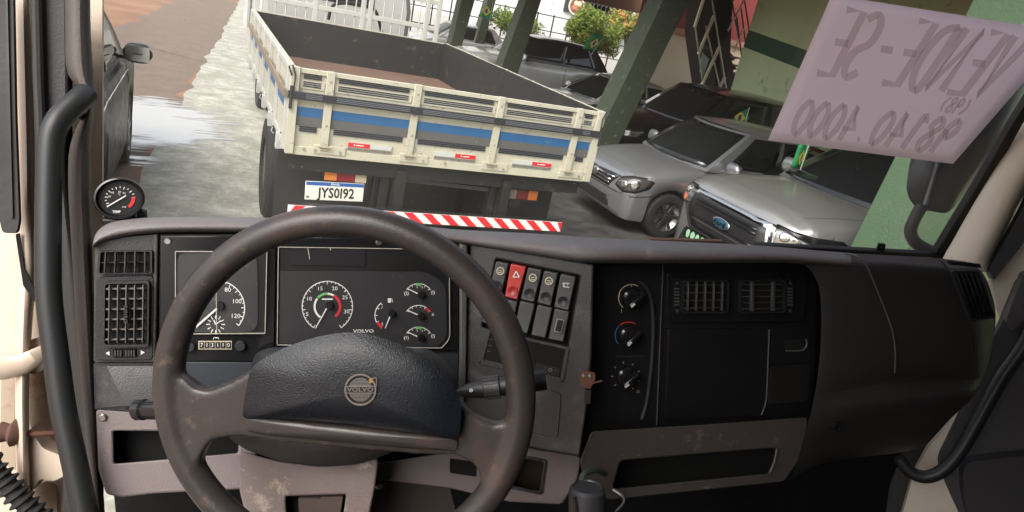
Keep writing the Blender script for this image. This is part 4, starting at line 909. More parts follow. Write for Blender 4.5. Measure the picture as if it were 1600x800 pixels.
struct('street', flat([(3.4, 24.2), (60, 24.2), (60, 60), (3.4, 60)], .008), slab_material('street_asphalt', (.16, .155, .15), (.24, .23, .22), .6))
for ja, jb in (((203, 66), (328, 99)),):
    a_ = onz(*ja, .0135); b_ = onz(*jb, .0135); n_ = Vector((-(b_ - a_).y, (b_ - a_).x, 0)).normalized() * .012; mb = MB(); pr = []
    for k in range(25):
        q = a_.lerp(b_, k / 24); w_ = noise.noise(q * 3) * .05; pr.append([q + n_ * (1 + w_ * 20) + n_.normalized() * w_, q - n_ + n_.normalized() * w_])
    mb.grid(pr); struct('slab_joint', mb, M['recess'] if False else mat('joint_dirt', (.07, .05, .038), .9))
# puddle on the driveway: thin irregular sheet of water
def water_material():
    m, t, b = newmat('rain_water_sky_glare'); N = t.nodes; L = t.links; N.remove(b)
    gl = N.new('ShaderNodeBsdfGlossy'); gl.inputs['Roughness'].default_value = .12; gl.inputs[0].default_value = (1, .94, .86, 1)
    df = N.new('ShaderNodeBsdfDiffuse'); df.inputs[0].default_value = (.42, .40, .36, 1); m0 = N.new('ShaderNodeMixShader'); m0.inputs[0].default_value = .6; L.new(df.outputs[0], m0.inputs[1]); L.new(gl.outputs[0], m0.inputs[2])  # pale diffuse and warm gloss tint paint in the white sky glare
    tr = N.new('ShaderNodeBsdfTransparent'); ms = N.new('ShaderNodeMixShader'); g = N.new('ShaderNodeNewGeometry')
    mp = N.new('ShaderNodeMapping'); mp.inputs['Rotation'].default_value = (0, 0, R(-8)); mp.inputs['Scale'].default_value = (.9, 7, 1); L.new(g.outputs['Position'], mp.inputs['Vector'])
    n = N.new('ShaderNodeTexNoise'); n.inputs['Scale'].default_value = 1.6; n.inputs['Detail'].default_value = 8; n.inputs['Roughness'].default_value = .6; L.new(mp.outputs[0], n.inputs['Vector'])
    n2 = N.new('ShaderNodeTexNoise'); n2.inputs['Scale'].default_value = 2.2; n2.inputs['Detail'].default_value = 8; L.new(g.outputs['Position'], n2.inputs['Vector'])
    sx = N.new('ShaderNodeSeparateXYZ'); L.new(g.outputs['Position'], sx.inputs[0])
    mr = N.new('ShaderNodeMapRange'); mr.inputs[1].default_value = -.45; mr.inputs[2].default_value = .75; mr.inputs[3].default_value = .26; mr.inputs[4].default_value = -.02; L.new(sx.outputs[0], mr.inputs[0])
    a1 = N.new('ShaderNodeMath'); L.new(n.outputs[0], a1.inputs[0]); L.new(mr.outputs[0], a1.inputs[1])
    vd = N.new('ShaderNodeVectorMath'); vd.operation = 'DISTANCE'; vd.inputs[1].default_value = (-.62, 10.5, 0); L.new(g.outputs['Position'], vd.inputs[0])
    m3 = N.new('ShaderNodeMapRange'); m3.inputs[1].default_value = .5; m3.inputs[2].default_value = 1.75; m3.inputs[3].default_value = .10; m3.inputs[4].default_value = -.35; L.new(vd.outputs['Value'], m3.inputs[0])
    a2 = N.new('ShaderNodeMath'); L.new(a1.outputs[0], a2.inputs[0]); L.new(m3.outputs[0], a2.inputs[1])
    a3 = N.new('ShaderNodeMath'); a3.operation = 'MULTIPLY_ADD'; a3.inputs[1].default_value = .5; L.new(n2.outputs[0], a3.inputs[0]); L.new(a2.outputs[0], a3.inputs[2])
    r = N.new('ShaderNodeValToRGB'); r.color_ramp.elements[0].position = .68; r.color_ramp.elements[1].position = .90; L.new(a3.outputs[0], r.inputs[0])
    L.new(r.outputs[0], ms.inputs[0]); L.new(tr.outputs[0], ms.inputs[1]); L.new(m0.outputs[0], ms.inputs[2]); L.new(ms.outputs[0], N['Material Output'].inputs[0]); return m
wm = water_material()
def blob(cx, cy, rx, ry, ang, n=60, seed=0, amp=.22):
    out = []
    for i in range(n):
        t = 2 * math.pi * i / n; q = noise.noise(Vector((math.cos(t) * 1.6 + seed, math.sin(t) * 1.6, seed * .7))) + .5 * noise.noise(Vector((math.cos(t) * 4 + seed, math.sin(t) * 4, 3)))
        r_ = 1 + amp * 2 * q; x = rx * r_ * math.cos(t); y = ry * r_ * math.sin(t); out.append((cx + x * math.cos(ang) - y * math.sin(ang), cy + x * math.sin(ang) + y * math.cos(ang)))
    return out
def pxblob(pts, z): 
    pts = rp(pts, 12, 4); out = []
    for k, (x, y) in enumerate(pts):
        o_ = noise.noise(Vector((x * .08, y * .08, 2))) * 5; q = onz(x + o_, y + o_ * .5, z); out.append((q.x, q.y))
    return out
mb = flat(blob(.1, 10.1, 2.1, 2.0, .1, amp=.1), .014)
struct('puddle', mb, wm)

# =================================================================== FLATBED TRUCK
T = {}
T['cream'] = mat('truck_cream_paint', (.48, .46, .36), .5, var=.12, vscale=5, wear=(.24, .16, .10), wamt=.16, wscale=26, rvar=.1, bump=.1, bscale=40)
T['white'] = mat('truck_white_paint', (.45, .455, .43), .45, var=.1, vscale=4, wear=(.35, .27, .18), wamt=.1, wscale=12)
T['blue'] = mat('stripe_blue', (.022, .11, .26), .5, var=.15, vscale=7, wear=(.16, .17, .17), wamt=.08)
T['grey'] = mat('stripe_grey', (.10, .10, .095), .55, var=.2, vscale=7)
T['dark'] = mat('bed_dark', (.018, .018, .018), .6, var=.3, vscale=5, wear=(.09, .075, .06), wamt=.15, wscale=8)
T['rail'] = mat('rail_black', (.022, .024, .028), .45, var=.2, wear=(.10, .10, .10), wamt=.1, wscale=20)
T['floor'] = mat('rusty_deck', (.15, .09, .062), .7, var=.35, vscale=2.5, wear=(.10, .075, .065), wamt=.4, wscale=5, bump=.2, bscale=30)
T['groove'] = mat('groove_black', (.02, .025, .04), .5)
T['red'] = mat('reflector_red', (.62, .02, .03), .3, var=.08)
T['silver'] = mat('reflector_silver', (.50, .52, .50), .35, var=.12, vscale=30)
T['tyre'] = mat('tyre_rubber', (.018, .018, .018), .75, var=.3, bump=.3, bscale=60)
T['chassis'] = mat('chassis_black', (.008, .008, .008), .6, var=.3, wear=(.05, .04, .035), wamt=.2, wscale=8)
YR, YF, XL, XR, ZB, ZT = 5.05, 9.55, .585, 3.12, 1.205, 1.75
truck = thing('flatbed_truck', 'flatbed truck with cream slatted dropside bed and blue stripes, seen from behind', 'truck', ((XL + XR) / 2, 7.2, 0))
gate_pl = Pl((0, YR, 0), (0, -1, 0))
def gx(px, py): return gate_pl.at(px, py).x
def zf(f_): return ZT - (ZT - ZB) * f_
# tailgate
mb = MB(); mb.bx(XL, XR, YR, YR + .035, ZB - .04, ZT); tgp = obj('tailgate', mb, T['cream'], truck, bevel=.003)
stiles = [gx(512, 165), gx(645, 190), gx(775, 200), gx(895, 220)]
mb = MB()
for x in stiles: mb.bx(x - .028, x + .028, YR - .03, YR - .001, ZB - .02, ZT + .008)
mb.bx(XL - .01, XL + .05, YR - .035, YR - .001, ZB - .06, ZT + .01); mb.bx(XR - .06, XR + .01, YR - .035, YR - .001, ZB - .06, ZT + .01)
for x in stiles:
    mb.bx(x - .07, x + .16, YR - .022, YR - .001, ZB - .045, ZB + .02)
mb.bx(XL, XR, YR - .015, YR - .001, ZT - .03, ZT + .004); mb.bx(XL, XR, YR - .014, YR - .001, ZB - .07, ZB - .005)
obj('gate_frame', mb, T['cream'], tgp, bevel=.003)
xs = [XL + .05] + stiles + [XR - .06]
def gate_stripes(mbs, x0, x1, side=None):
    for (f0, f1, key) in ((.49, .615, 'blue'), (.615, .735, 'grey')):
        mbs[key].bx(x0, x1, YR - .006, YR - .0005, zf(f1) + (.0 if key == 'grey' else .0005), zf(f0))
    for (f0, n) in ((.06, 3), (.165, 3), (.75, 3)):
        for k in range(n):
            z = zf(f0 + k * .026); mbs['groove'].bx(x0 + .03, x1 - .03, YR - .009, YR - .001, z - .0045, z + .0045)
    mbs['cream2'].bx(x0 + .006, x1 - .006, YR - .007, YR - .0005, zf(.25), zf(.145))
mbs = {k: MB() for k in ('blue', 'grey', 'groove', 'cream2')}
for i in range(len(xs) - 1): gate_stripes(mbs, xs[i] + (.03 if i else .0), xs[i + 1] - (.03 if i < len(xs) - 2 else 0))
obj('blue_stripe', mbs['blue'], T['blue'], tgp); obj('grey_stripe', mbs['grey'], T['grey'], tgp); obj('pressed_grooves', mbs['groove'], T['groove'], tgp); obj('pressed_panel', mbs['cream2'], T['cream'], tgp)
mb = MB(); mb.bx(XL - .02, XR + .02, YR - .052, YR - .031, zf(.385), zf(.285)); rl = obj('strap_rail', mb, T['rail'], tgp, bevel=.003)
mb = MB()
for i in range(len(xs) - 1):
    for k in range(3): mb.bx(xs[i] + .05, xs[i + 1] - .05, YR - .055, YR - .051, zf(.31 + k * .022) - .003, zf(.31 + k * .022) + .002)
obj('rail_ribs', mb, mat('rail_rib_grey', (.13, .14, .16), .5), rl)
mb = MB()
for x in stiles:
    mb.cyl((x - .04, YR - .042, ZB + .012), (x + .05, YR - .042, ZB + .012), .009, 8)
    for z in (ZT - .06, ZT - .22, ZB + .17): mb.lathe((x, YR - .031, z), (0, -1, 0), [(.008, 0), (.008, .004), (0, .006)], 8, close=False)
for x in (XL + .12, XL + .2, stiles[0] + .12, stiles[1] + .12, stiles[2] + .12, stiles[3] + .12, XR - .1, stiles[1] + .3): mb.lathe((x, YR - .024, ZB - .02), (0, -1, 0), [(.010, 0), (.010, .004), (0, .006)], 8, close=False)
obj('gate_hinge', mb, mat('dirty_bolt', (.38, .33, .24), .55, metal=.3, var=.3, vscale=60), tgp)
for (x0p, x1p, yp, flip) in ((544, 613, 218, 0), (678, 743, 238, 1), (800, 861, 252, 2)):
    xa, xb = gx(x0p, yp), gx(x1p, yp); xm = (xa + xb) / 2; zc = ZB + .045
    mb = MB(); mb.bx(xa, xm, YR - .018, YR - .015, zc - .016, zc + .016, 0 if flip == 0 else 1); mb.bx(xm, xb, YR - .018, YR - .015, zc - .016, zc + .016, 1 if flip == 0 else 0)
    mb.bx(xa, xb, YR - .015, YR - .0005, zc - .045, zc + .018, 2)
    for k in range(3): mb.bx(xa, xb, YR - .0165, YR - .0150, zc - .040 + k * .007, zc - .037 + k * .007, 3)
    rm = (xa + xm) / 2 if flip == 0 else (xm + xb) / 2
    mb.lathe((rm - .035, YR - .018, zc), (0, -1, 0), [(.006, 0), (.006, .0008), (0, .0009)], 10, 4, close=False); mb.bx(rm - .022, rm + .035, YR - .019, YR - .018, zc - .003, zc + .003, 4)
    obj('reflective_sticker', mb, [T['red'], T['silver'], T['cream'], T['groove'], M['white']], tgp)
# corner latches
for x in (XL + .0, XR + .0):
    mb = MB(); s = -1 if x < 2 else 1
    mb.tube([(x + s * .005, YR - .05, ZT - .05), (x + s * .03, YR - .06, ZT + .01), (x + s * .005, YR - .05, ZT + .02), (x - s * .02, YR - .05, ZT - .05), (x - s * .01, YR - .05, ZT - .2)], .006, 8); mb.tube([(x, YR - .05, ZT - .12), (x, YR - .05, ZT - .28)], .011, 8)
    obj('corner_latch', mb, T['rail'], truck)
# sides, headboard
def side(x, sgn):
    mb = MB(); mb.bx(min(x, x + sgn * .03), max(x, x + sgn * .03), YR + .04, YF, ZB - .02, ZT)
    s_ = obj('side_board', mb, [T['cream'] if sgn < 0 else T['dark']], truck, bevel=.002)
    mb = MB(); mb.bx(min(x + sgn * .031, x + sgn * .05), max(x + sgn * .031, x + sgn * .05), YR + .04, YF, ZT - .035, ZT + .004); n = 6
    for k in range(n + 1):
        y = YR + .06 + (YF - YR - .1) * k / n; mb.bx(min(x + sgn * .031, x + sgn * .058), max(x + sgn * .031, x + sgn * .058), y - .028, y + .028, ZB - .05, ZT + .006)
    for k in range(n): 
        mb.bx(min(x + sgn * .031, x + sgn * .07), max(x + sgn * .031, x + sgn * .07), YR + .3 + k * .74, YR + .36 + k * .74, ZB - .12, ZB + .0)
    mb.bx(min(x + sgn * .031, x + sgn * .046), max(x + sgn * .031, x + sgn * .046), YR + .04, YF, ZB - .05, ZB - .0)
    obj('side_frame', mb, T['white'] if sgn < 0 else T['cream'], s_, bevel=.002)
    mb = MB(); mb.bx(min(x + sgn * .060, x + sgn * .078), max(x + sgn * .060, x + sgn * .078), YR + .0, YF, zf(.385), zf(.285)); obj('strap_rail', mb, mat('side_rail_rust', (.22, .17, .12), .6, var=.3), s_)
    mb = MB(); mb.bx(min(x + sgn * .031, x + sgn * .036), max(x + sgn * .031, x + sgn * .036), YR + .05, YF, zf(.615), zf(.49)); obj('blue_stripe', mb, T['blue'], s_)
    mb = MB(); mb.bx(min(x - sgn * .001, x - sgn * .006), max(x - sgn * .001, x - sgn * .006), YR + .04, YF - .04, ZB, ZT - .012); obj('side_lining', mb, T['dark'], s_)
    mb = MB()
    for k in range(10):
        y = YR + .25 + k * .46; mb.tube([(x + sgn * .06, y, ZB - .05), (x + sgn * .07, y, ZB - .08), (x + sgn * .05, y, ZB - .10)], .005, 6)
    obj('rope_hook', mb, T['white'] if sgn < 0 else T['cream'], s_)
side(XL + .03, -1); side(XR - .03, 1)
mb = MB(); mb.bx(XL, XR, YF, YF + .04, ZB - .02, ZT); mb.bx(XL, XR, YF - .006, YF - .001, ZB, ZT - .012, 1); hb = obj('headboard', mb, [T['cream'], T['dark']], truck)
mb = MB(); mb.bx(XL, XR, YR + .036, YR + .040, ZB, ZT - .012, 0); obj('gate_lining', mb, T['dark'], tgp)
mb = MB(); mb.bx(XL + .03, XR - .03, YR + .036, YF, ZB - .04, ZB + .05); obj('deck', mb, T['floor'], truck)
mb = MB()
for k in range(10): mb.bx(XL + .02, XR - .02, YR + .1 + k * .48, YR + .16 + k * .48, ZB - .14, ZB - .045)
mb.bx(XL + .55, XL + .65, YR + .1, 13, ZB - .38, ZB - .142); mb.bx(XR - .65, XR - .55, YR + .1, 13, ZB - .38, ZB - .142); mb.bx(XL + .04, XR - .04, YR + .05, YR + .09, ZB - .2, ZB - .075)
ch = obj('chassis', mb, T['chassis'], truck)
def gpx(px, py, y=5.2): return Pl((0, y, 0), (0, -1, 0)).at(px, py)
mb = MB()
for (xa, ya, xb, yb, wd) in ((470, 228, 520, 240, .03), (530, 240, 592, 258, .03), (620, 264, 690, 274, .028), (700, 272, 760, 282, .028), (612, 279, 770, 297, .024), (800, 280, 850, 284, .03)):
    a_, b_ = gpx(xa, ya), gpx(xb, yb)
    for k in (-1, 0, 1): mb.box((a_ + b_) / 2 + Vector((0, 0, k * .011)), (b_ - a_) / 2, (0, .006, 0), (0, 0, .003))
obj('cross_member_trim', mb, mat('dull_bar', (.12, .125, .13), .5, var=.2), ch)
mb = MB()
for (x0, y0, y1, wd) in ((605, 242, 345, 14), (775, 262, 345, 12), (588, 250, 345, 3)):
    a_, b_ = gpx(x0, y0), gpx(x0 - 8, y1); mb.bx(a_.x - wd * .0025, a_.x + wd * .0025, 5.16, 5.24, .55, 1.12)
obj('rear_bracket', mb, T['chassis'], ch, bevel=.004)
for (p0, p1, flip) in (((508, 262), (572, 288), 0), ((795, 294), (838, 314), 1)):
    a_, b_ = gpx(*p0, 5.14), gpx(*p1, 5.14); mb = MB(); x0, x1 = a_.x, b_.x; zc = (a_.z + b_.z) / 2; mb.bx(x0 - .012, x1 + .012, 5.145, 5.22, zc - .055, zc + .055); tl = obj('tail_light', mb, T['chassis'], truck, bevel=.006)
    cols_ = [mat('lens_amber', (.65, .20, .04), .25, var=.3, vscale=60), mat('lens_red', (.22, .01, .015), .2, var=.3, vscale=60), mat('lens_clear', (.50, .42, .30), .25, var=.3, vscale=60)]
    if flip: cols_ = [mat('lens_clear_dark', (.16, .13, .10), .4), mat('lens_red_dark', (.10, .01, .012), .35), mat('lens_amber_dark', (.35, .10, .02), .35)]  # darker copies of the three lens colours on the right unit
    mb = MB(); cuts = (0, .30, .72, 1) if not flip else (0, .3, .68, 1)
    for k in range(3): mb.bx(x0 + (x1 - x0) * cuts[k], x0 + (x1 - x0) * cuts[k + 1] - .003, 5.132, 5.146, zc - .043, zc + .043, k)
    obj('lens', mb, cols_, tl, bevel=.003)
# number plate
a_ = gpx(479, 281, 5.12); b_ = gpx(567, 315, 5.12); pw = (b_.x - a_.x); zc = gpx(521, 299, 5.12).z; xc = (a_.x + b_.x) / 2 - .004; hh = .074
PNP = dict(c=Vector((xc, 5.118, zc)))
ux = Vector((1, 0, .03)).normalized(); uz = Vector((-.03, 0, 1)).normalized()
mb = MB(); mb.box(PNP['c'], ux * pw / 2, (0, .004, 0), uz * hh); npl = obj('number_plate', mb, mat('plate_white', (.78, .77, .68), .4, var=.06), truck, bevel=.004)
mb = MB(); mb.box(PNP['c'] + uz * (hh - .016) + Vector((0, -.0048, 0)), ux * (pw / 2 - .004), (0, .0008, 0), uz * .014); obj('plate_band', mb, mat('plate_blue', (.02, .10, .35), .4), npl)
mb = MB(); wtext(mb, 'JYS0I92', PNP['c'] + Vector((.012, -.0062, 0)) - uz * .015, ux, uz, .112, .80, bold=True)
obj('plate_characters', mb, M['black'], npl, smooth=0)
mb = MB(); wtext(mb, 'BRASIL', PNP['c'] + Vector((0, -.0062, 0)) + uz * (hh - .016), ux, uz, .022, 1, bold=True); wtext(mb, 'BR', PNP['c'] + Vector((-pw / 2 + .022, -.0062, 0)) - uz * .055, ux, uz, .02, 1, mi=1, bold=True); obj('plate_small_print', mb, [M['white'], M['black']], npl, smooth=0)
# bumper with chevrons
PBm = Pl((0, 5.0, 0), (0, -1, 0)); p0 = PBm.at(450, 318); p1 = PBm.at(875, 361); zc = (p0.z + p1.z) / 2; x0, x1 = p0.x, p1.x
mb = MB(); mb.bx(x0, x1, 5.0, 5.07, zc - .06, zc + .04); bmp = obj('rear_bumper', mb, T['chassis'], truck, bevel=.005)
mb = MB(); mr_ = MB(); n = 30; st_ = (x1 - x0) / n
mb.bx(x0, x1, 4.994, 4.9995, zc - .048, zc + .038)
for k in range(n + 1):
    if k % 2: continue
    sl = -.05 if k > 3 else .05
    q = [(x0 + k * st_ + sl, zc + .0375), (x0 + (k + 1) * st_ + sl, zc + .0375), (x0 + (k + 1) * st_ - sl, zc - .0475), (x0 + k * st_ - sl, zc - .0475)]
    q = [(min(max(x, x0), x1), z) for x, z in q]
    if k == 2: q = q
    mr_.prism([(x, 4.9935, z) for x, z in q], (0, -.0015, 0))
cw = obj('chevron_board', mb, mat('chevron_white', (.72, .72, .68), .4, var=.12, vscale=40, wear=(.35, .35, .3), wamt=.15, wscale=50), bmp); obj('red_chevrons', mr_, T['red'], cw)
for xa_ in (x0 + .80, x1 - .60):
    mb = MB(); mb.bx(xa_, xa_ + .08, 5.07, 5.6, zc - .05, zc + .35); obj('bumper_arm', mb, T['chassis'], bmp)
# mud flaps and wheels
for x in (XL + .03, XR - .66):
    mb = MB(); mb.bx(x - .03, x + .63, 5.55, 5.565, .16, 1.1); obj('mud_flap', mb, mat('flap_rubber', (.013, .013, .014), .7, var=.3), truck)
mb = MB(); mb.bx(XL + .7, XR - .7, 6.2, 7.3, .30, .95); mb.cyl((XL + .3, 6.9, .5), (XR - .3, 6.9, .5), .12, 14); obj('axle_and_dark_box', mb, T['chassis'], truck, bevel=.05)  # axle, plus an added box that keeps the underside dark
def wheel_at(x, y, r, wd, parent, dual=False, loc=False):
    mb = MB(); mb.lathe((x, y, r), (1, 0, 0), [(r * .58, 0), (r * .62, -.01), (r * .93, .0), (r, .03), (r, wd - .03), (r * .93, wd), (r * .6, wd - .01), (r * .58, 0)], 36, close=False)
    w_ = obj('wheel', mb, T['tyre'], parent, local=loc); mb = MB(); mb.lathe((x, y, r), (1, 0, 0), [(r * .585, .02), (r * .55, .03), (r * .3, .09), (r * .3, wd - .09), (r * .55, wd - .03), (r * .585, wd - .02)], 28); obj('wheel_rim', mb, M['alu'], w_, local=loc)
for x in (XL + .02, XL + .31, XR - .59, XR - .30): wheel_at(x, 6.9, .50, .27, truck)
for x in (XL + .30, XR - .58): wheel_at(x, 12.3, .50, .27, truck)
# its cab and the guard rack behind it
mb = MB(); rows = []
for (z, y0, y1, w2) in ((.9, 11.1, 13.2, 1.13), (1.5, 11.08, 13.25, 1.15), (2.0, 11.08, 13.2, 1.15), (2.55, 11.15, 12.9, 1.05), (2.72, 11.3, 12.7, .95)):
    xc_ = (XL + XR) / 2; rows.append([Vector((xc_ + sx_ * w2, yy, z)) for sx_, yy in ((-1, y0 + .1), (-.92, y0), (.92, y0), (1, y0 + .1), (1, y1 - .2), (.85, y1), (-.85, y1), (-1, y1 - .2))])
mb.grid(rows, wrap=True); mb.f.append(tuple(range(8))); mb.mi.append(0); k0 = len(mb.v) - 8; mb.f.append(tuple(range(k0, k0 + 8))); mb.mi.append(0)
tcab = obj('cab_shell', mb, T['white'], truck, smooth=30)
xc_ = (XL + XR) / 2
mb = MB(); mb.prism([(xc_ - .55, 11.085, 1.95), (xc_ + .55, 11.085, 1.95), (xc_ + .52, 11.135, 2.42), (xc_ - .52, 11.135, 2.42)], (0, -.012, 0)); obj('rear_window', mb, M['gloss'], tcab)
mb = MB()
for k, fx in enumerate((0, .045, .30, .56, .60, .93, 1.0)): 
    x = XL + .06 + (XR - XL - .12) * fx; w2 = .03; mb.bx(x - w2, x + w2, 9.87, 9.92, ZB, 2.75)
for z in (1.9, 2.25, 2.6): mb.bx(XL + .06, XR - .06, 9.875, 9.915, z - .03, z + .03)
rack = obj('guard_rack', mb, mat('rack_paint', (.50, .50, .45), .45, var=.12, wear=(.3, .24, .16), wamt=.1), truck, bevel=.004)
mb = MB()
for k in range(19):
    x = XL + .16 + k * .128; mb.cyl((x, 9.895, ZB), (x, 9.895, 2.7), .009, 8)
obj('rack_bars', mb, rack.data.materials[0], rack)
mb = MB(); mb.tube(smooth_path([Vector(p) for p in ((XL + 1.0, 10.1, 1.75), (XL + 1.05, 10.1, 1.95), (XL + 1.3, 10.1, 2.02), (XL + 1.6, 10.1, 2.0), (XL + 1.75, 10.1, 1.7))]), .022, 8)
obj('air_hose', mb, M['rubber'], tcab)
mb = MB(); mb.cyl((XL - .02, 10.3, 1.45), (XL - .02, 10.4, 2.8), .05, 10); obj('exhaust_stack', mb, T['white'], tcab)

# =================================================================== CARS
CM = {}
def paint(name, col, metal=.75, rough=.32): 
    return mat('paint_' + name, col, rough, metal=metal, coat=.7, var=.05, vscale=2, rvar=.06)
CM['glass'] = mat('car_glass', (.012, .014, .014), .06, spec=.6)
CM['blk'] = mat('car_black_trim', (.015, .015, .016), .5, var=.2)
CM['lamp'] = mat('lamp_glass', (.55, .55, .50), .12, metal=.75, var=.45, vscale=22)
CM['lampdark'] = mat('lamp_dark', (.06, .055, .05), .12, spec=.8)
CM['amber'] = mat('lamp_amber', (.7, .18, .05), .2)
CM['rim'] = mat('wheel_alloy', (.22, .22, .22), .35, metal=.9)
def interp(tab, x):
    if x <= tab[0][0]: return tab[0][1:]
    for i in range(len(tab) - 1):
        if x <= tab[i + 1][0]:
            t = (x - tab[i][0]) / (tab[i + 1][0] - tab[i][0]); t2 = t
            return [a_ * (1 - t2) + b_ * t2 for a_, b_ in zip(tab[i][1:], tab[i + 1][1:])]
    return tab[-1][1:]
class Car:
    def __init__(s, name, label, cat, loc, rz, pm, tab, gh, wheels, group=None, hi=False, mirror=True):
        s.root = thing(name, label, cat, loc, rz, group); s.pm = pm; s.tab = tab
        L_ = tab[-1][0]; xs = set(round(L_ * k / (70 if hi else 44), 4) for k in range((70 if hi else 44) + 1)) | set(t[0] for t in tab)
        wr = wheels[2] * 1.16
        for wx in wheels[:2]:
            for k in range(-9, 10): xs.add(round(wx + wr * math.sin(k / 9 * math.pi / 2), 4))
        rows = []
        for x in sorted(q for q in xs if 0 <= q <= L_):
            hw, zb, zs, zt = interp(tab, x)
            for wx in wheels[:2]:
                if abs(x - wx) < wr: zb = max(zb, wheels[2] + math.sqrt(wr * wr - (x - wx) ** 2))
            zb = min(zb, zs - .08); zm = zb + (zs - zb) * .55; zl = zb + (zs - zb) * .12
            half = [(.0, zt), (.35, zt - .004), (.62, zt - .014), (.80, zt - (zt - zs) * .35 - .01), (.92, zs + (zt - zs) * .25), (.975, zs - .02), (1.0, zm + (zs - zm) * .4), (1.0, zm), (.985, zl), (.95, zb), (.0, zb)]
            rows.append([Vector((x, -hw * u, z)) for u, z in half] + [Vector((x, hw * u, z)) for u, z in reversed(half[1:-1])])
        mb = MB(); mb.grid(rows, wrap=True); n = len(rows[0]); k0 = len(mb.v) - n
        mb.f.append(tuple(range(n))); mb.mi.append(0); mb.f.append(tuple(range(k0, k0 + n))); mb.mi.append(0)
        s.body = obj('body', mb, pm, s.root, smooth=50, local=True)
        tris = []
        s.bvh = BVHTree.FromPolygons([tuple(v) for v in mb.v], mb.f)
        # greenhouse
        s.g = gh; s.L = L_
        mb = MB(); NT = 8; NS = 12; ring = []
        for it in range(NT + 1):
            t = it / NT; r_ = []
            for k in range(NS): r_.append(s.GP('f', -1 + 2 * k / NS, t))
            for k in range(NS): r_.append(s.GP('l', k / NS, t))
            for k in range(NS): r_.append(s.GP('r', 1 - 2 * k / NS, t))
            for k in range(NS): r_.append(s.GP('n', 1 - k / NS, t))
            ring.append(r_)
        mb.grid(ring, wrap=True)
        roof = []
        for iq in range(11):
            q = iq / 10; roof.append([s.RP(-1 + 2 * k / NS, q) for k in range(NS + 1)])
        mb.grid(roof)
        s.cabin = obj('cabin', mb, pm, s.root, smooth=40, local=True)
        s.glasspatch('windscreen', 'f', -.93, .93, .06, .93)
        s.glasspatch('rear_window', 'r', -.85, .85, .12, .88)
        for sd_ in ('n', 'l'):
            for (a0, a1) in gh.get('win', [(.10, .50), (.53, .86)]): s.glasspatch('side_window', sd_, a0, a1, .12, .90)
        for wx in wheels[:2]:
            for sg in (-1, 1):
                hw = interp(tab, wx)[0]; wd = .20; r = wheels[2]; y0 = sg * (hw - .02); prof = [(r * .66, 0), (r * .70, -.004), (r * .95, .006), (r, .03), (r, wd - .03), (r * .9, wd), (0, wd)]
                mb = MB(); mb.lathe((wx, y0, r), (0, -sg, 0), prof, 30, close=False); tw_ = obj('wheel', mb, T['tyre'], s.root, local=True)
                mb = MB(); mb.lathe((wx, y0, r), (0, -sg, 0), [(0, .05), (r * .5, .06), (r * .62, .03), (r * .67, .0), (r * .67, .02), (r * .64, .05)], 30, close=False)
                for k in range(6):
                    an = 2 * math.pi * k / 6; dv = Vector((math.cos(an), 0, math.sin(an))); mb.box(Vector((wx, y0 - sg * .02, r)) + dv * r * .36, dv * r * .27, dv.cross(Vector((0, 1, 0))) * r * .075, (0, .012, 0))
                mb.lathe((wx, y0 - sg * -.0, r), (0, -sg, 0), [(0, .0), (r * .13, .004), (r * .15, .04)], 16, close=False)
                obj('wheel_rim', mb, CM['rim'], tw_, local=True)
        mb = MB(); hw = interp(tab, L_ / 2)[0]
        mb.bx(.25, L_ - .2, -hw * .72, hw * .72, .22, min(.75, interp(tab, .3)[2] - .05)); obj('underbody', mb, M['void'], s.root, local=True)
        if mirror:
            x_m = gh['xwb'] + gh.get('bow', .15) + .28; zb_ = gh['zb']; hw = gh['hb']
            for sg in (-1, 1):
                mb = MB(); c = Vector((x_m, sg * (hw + .15), zb_ + .09)); rows = []
                for k in range(7):
                    u = -1 + 2 * k / 6; s_ = math.sqrt(max(.05, 1 - u ** 4)); rows.append([c + Vector((.05 * math.cos(a2) * s_, u * .13, .095 * math.sin(a2) * s_)) for a2 in [2 * math.pi * j / 12 for j in range(12)]])
                mb.grid(rows, wrap=True); mb.f.append(tuple(range(12))); mb.mi.append(0); mb.f.append(tuple(range(72, 84))); mb.mi.append(0); mb.box((x_m, sg * (hw + .03), zb_ + .04), (.02, 0, 0), (0, .05, 0), (0, 0, .015))
                mi = obj('wing_mirror', mb, gh.get('mirror_mat', pm), s.root, local=True, smooth=60)
                mb = MB(); mb.box(c + Vector((.047, 0, 0)), (.002, 0, 0), (0, .105, 0), (0, 0, .072)); obj('mirror_glass', mb, M['chrome'], mi, local=True)
    def GP(s, side, u, t):
        g = s.g; b = g.get('bow', .15); br = g.get('bowr', .08)
        xf = g['xwb'] + (g['xwt'] - g['xwb']) * t; xr = g['xrb'] + (g['xrt'] - g['xrb']) * t
        z = g['zb'] + (g['zr'] - g['zb']) * (t ** .93); hw = g['hb'] + (g['ht'] - g['hb']) * (t ** 1.4)
        if side == 'f': return Vector((xf + b * u * u, hw * u, z + .0))
        if side == 'r': return Vector((xr - br * u * u, hw * u, z))
        x0 = xf + b; x1 = xr - br
        y = hw * (1 if side == 'l' else -1); return Vector((x0 + (x1 - x0) * u, y, z))
    def RP(s, u, q):
        g = s.g; b = g.get('bow', .15); br = g.get('bowr', .08); x0 = g['xwt'] + b * u * u; x1 = g['xrt'] - br * u * u
        return Vector((x0 + (x1 - x0) * q, g['ht'] * u, g['zr'] + g.get('dome', .07) * (1 - u ** 4) * math.sin(math.pi * (.03 + .94 * q)) ** .6))
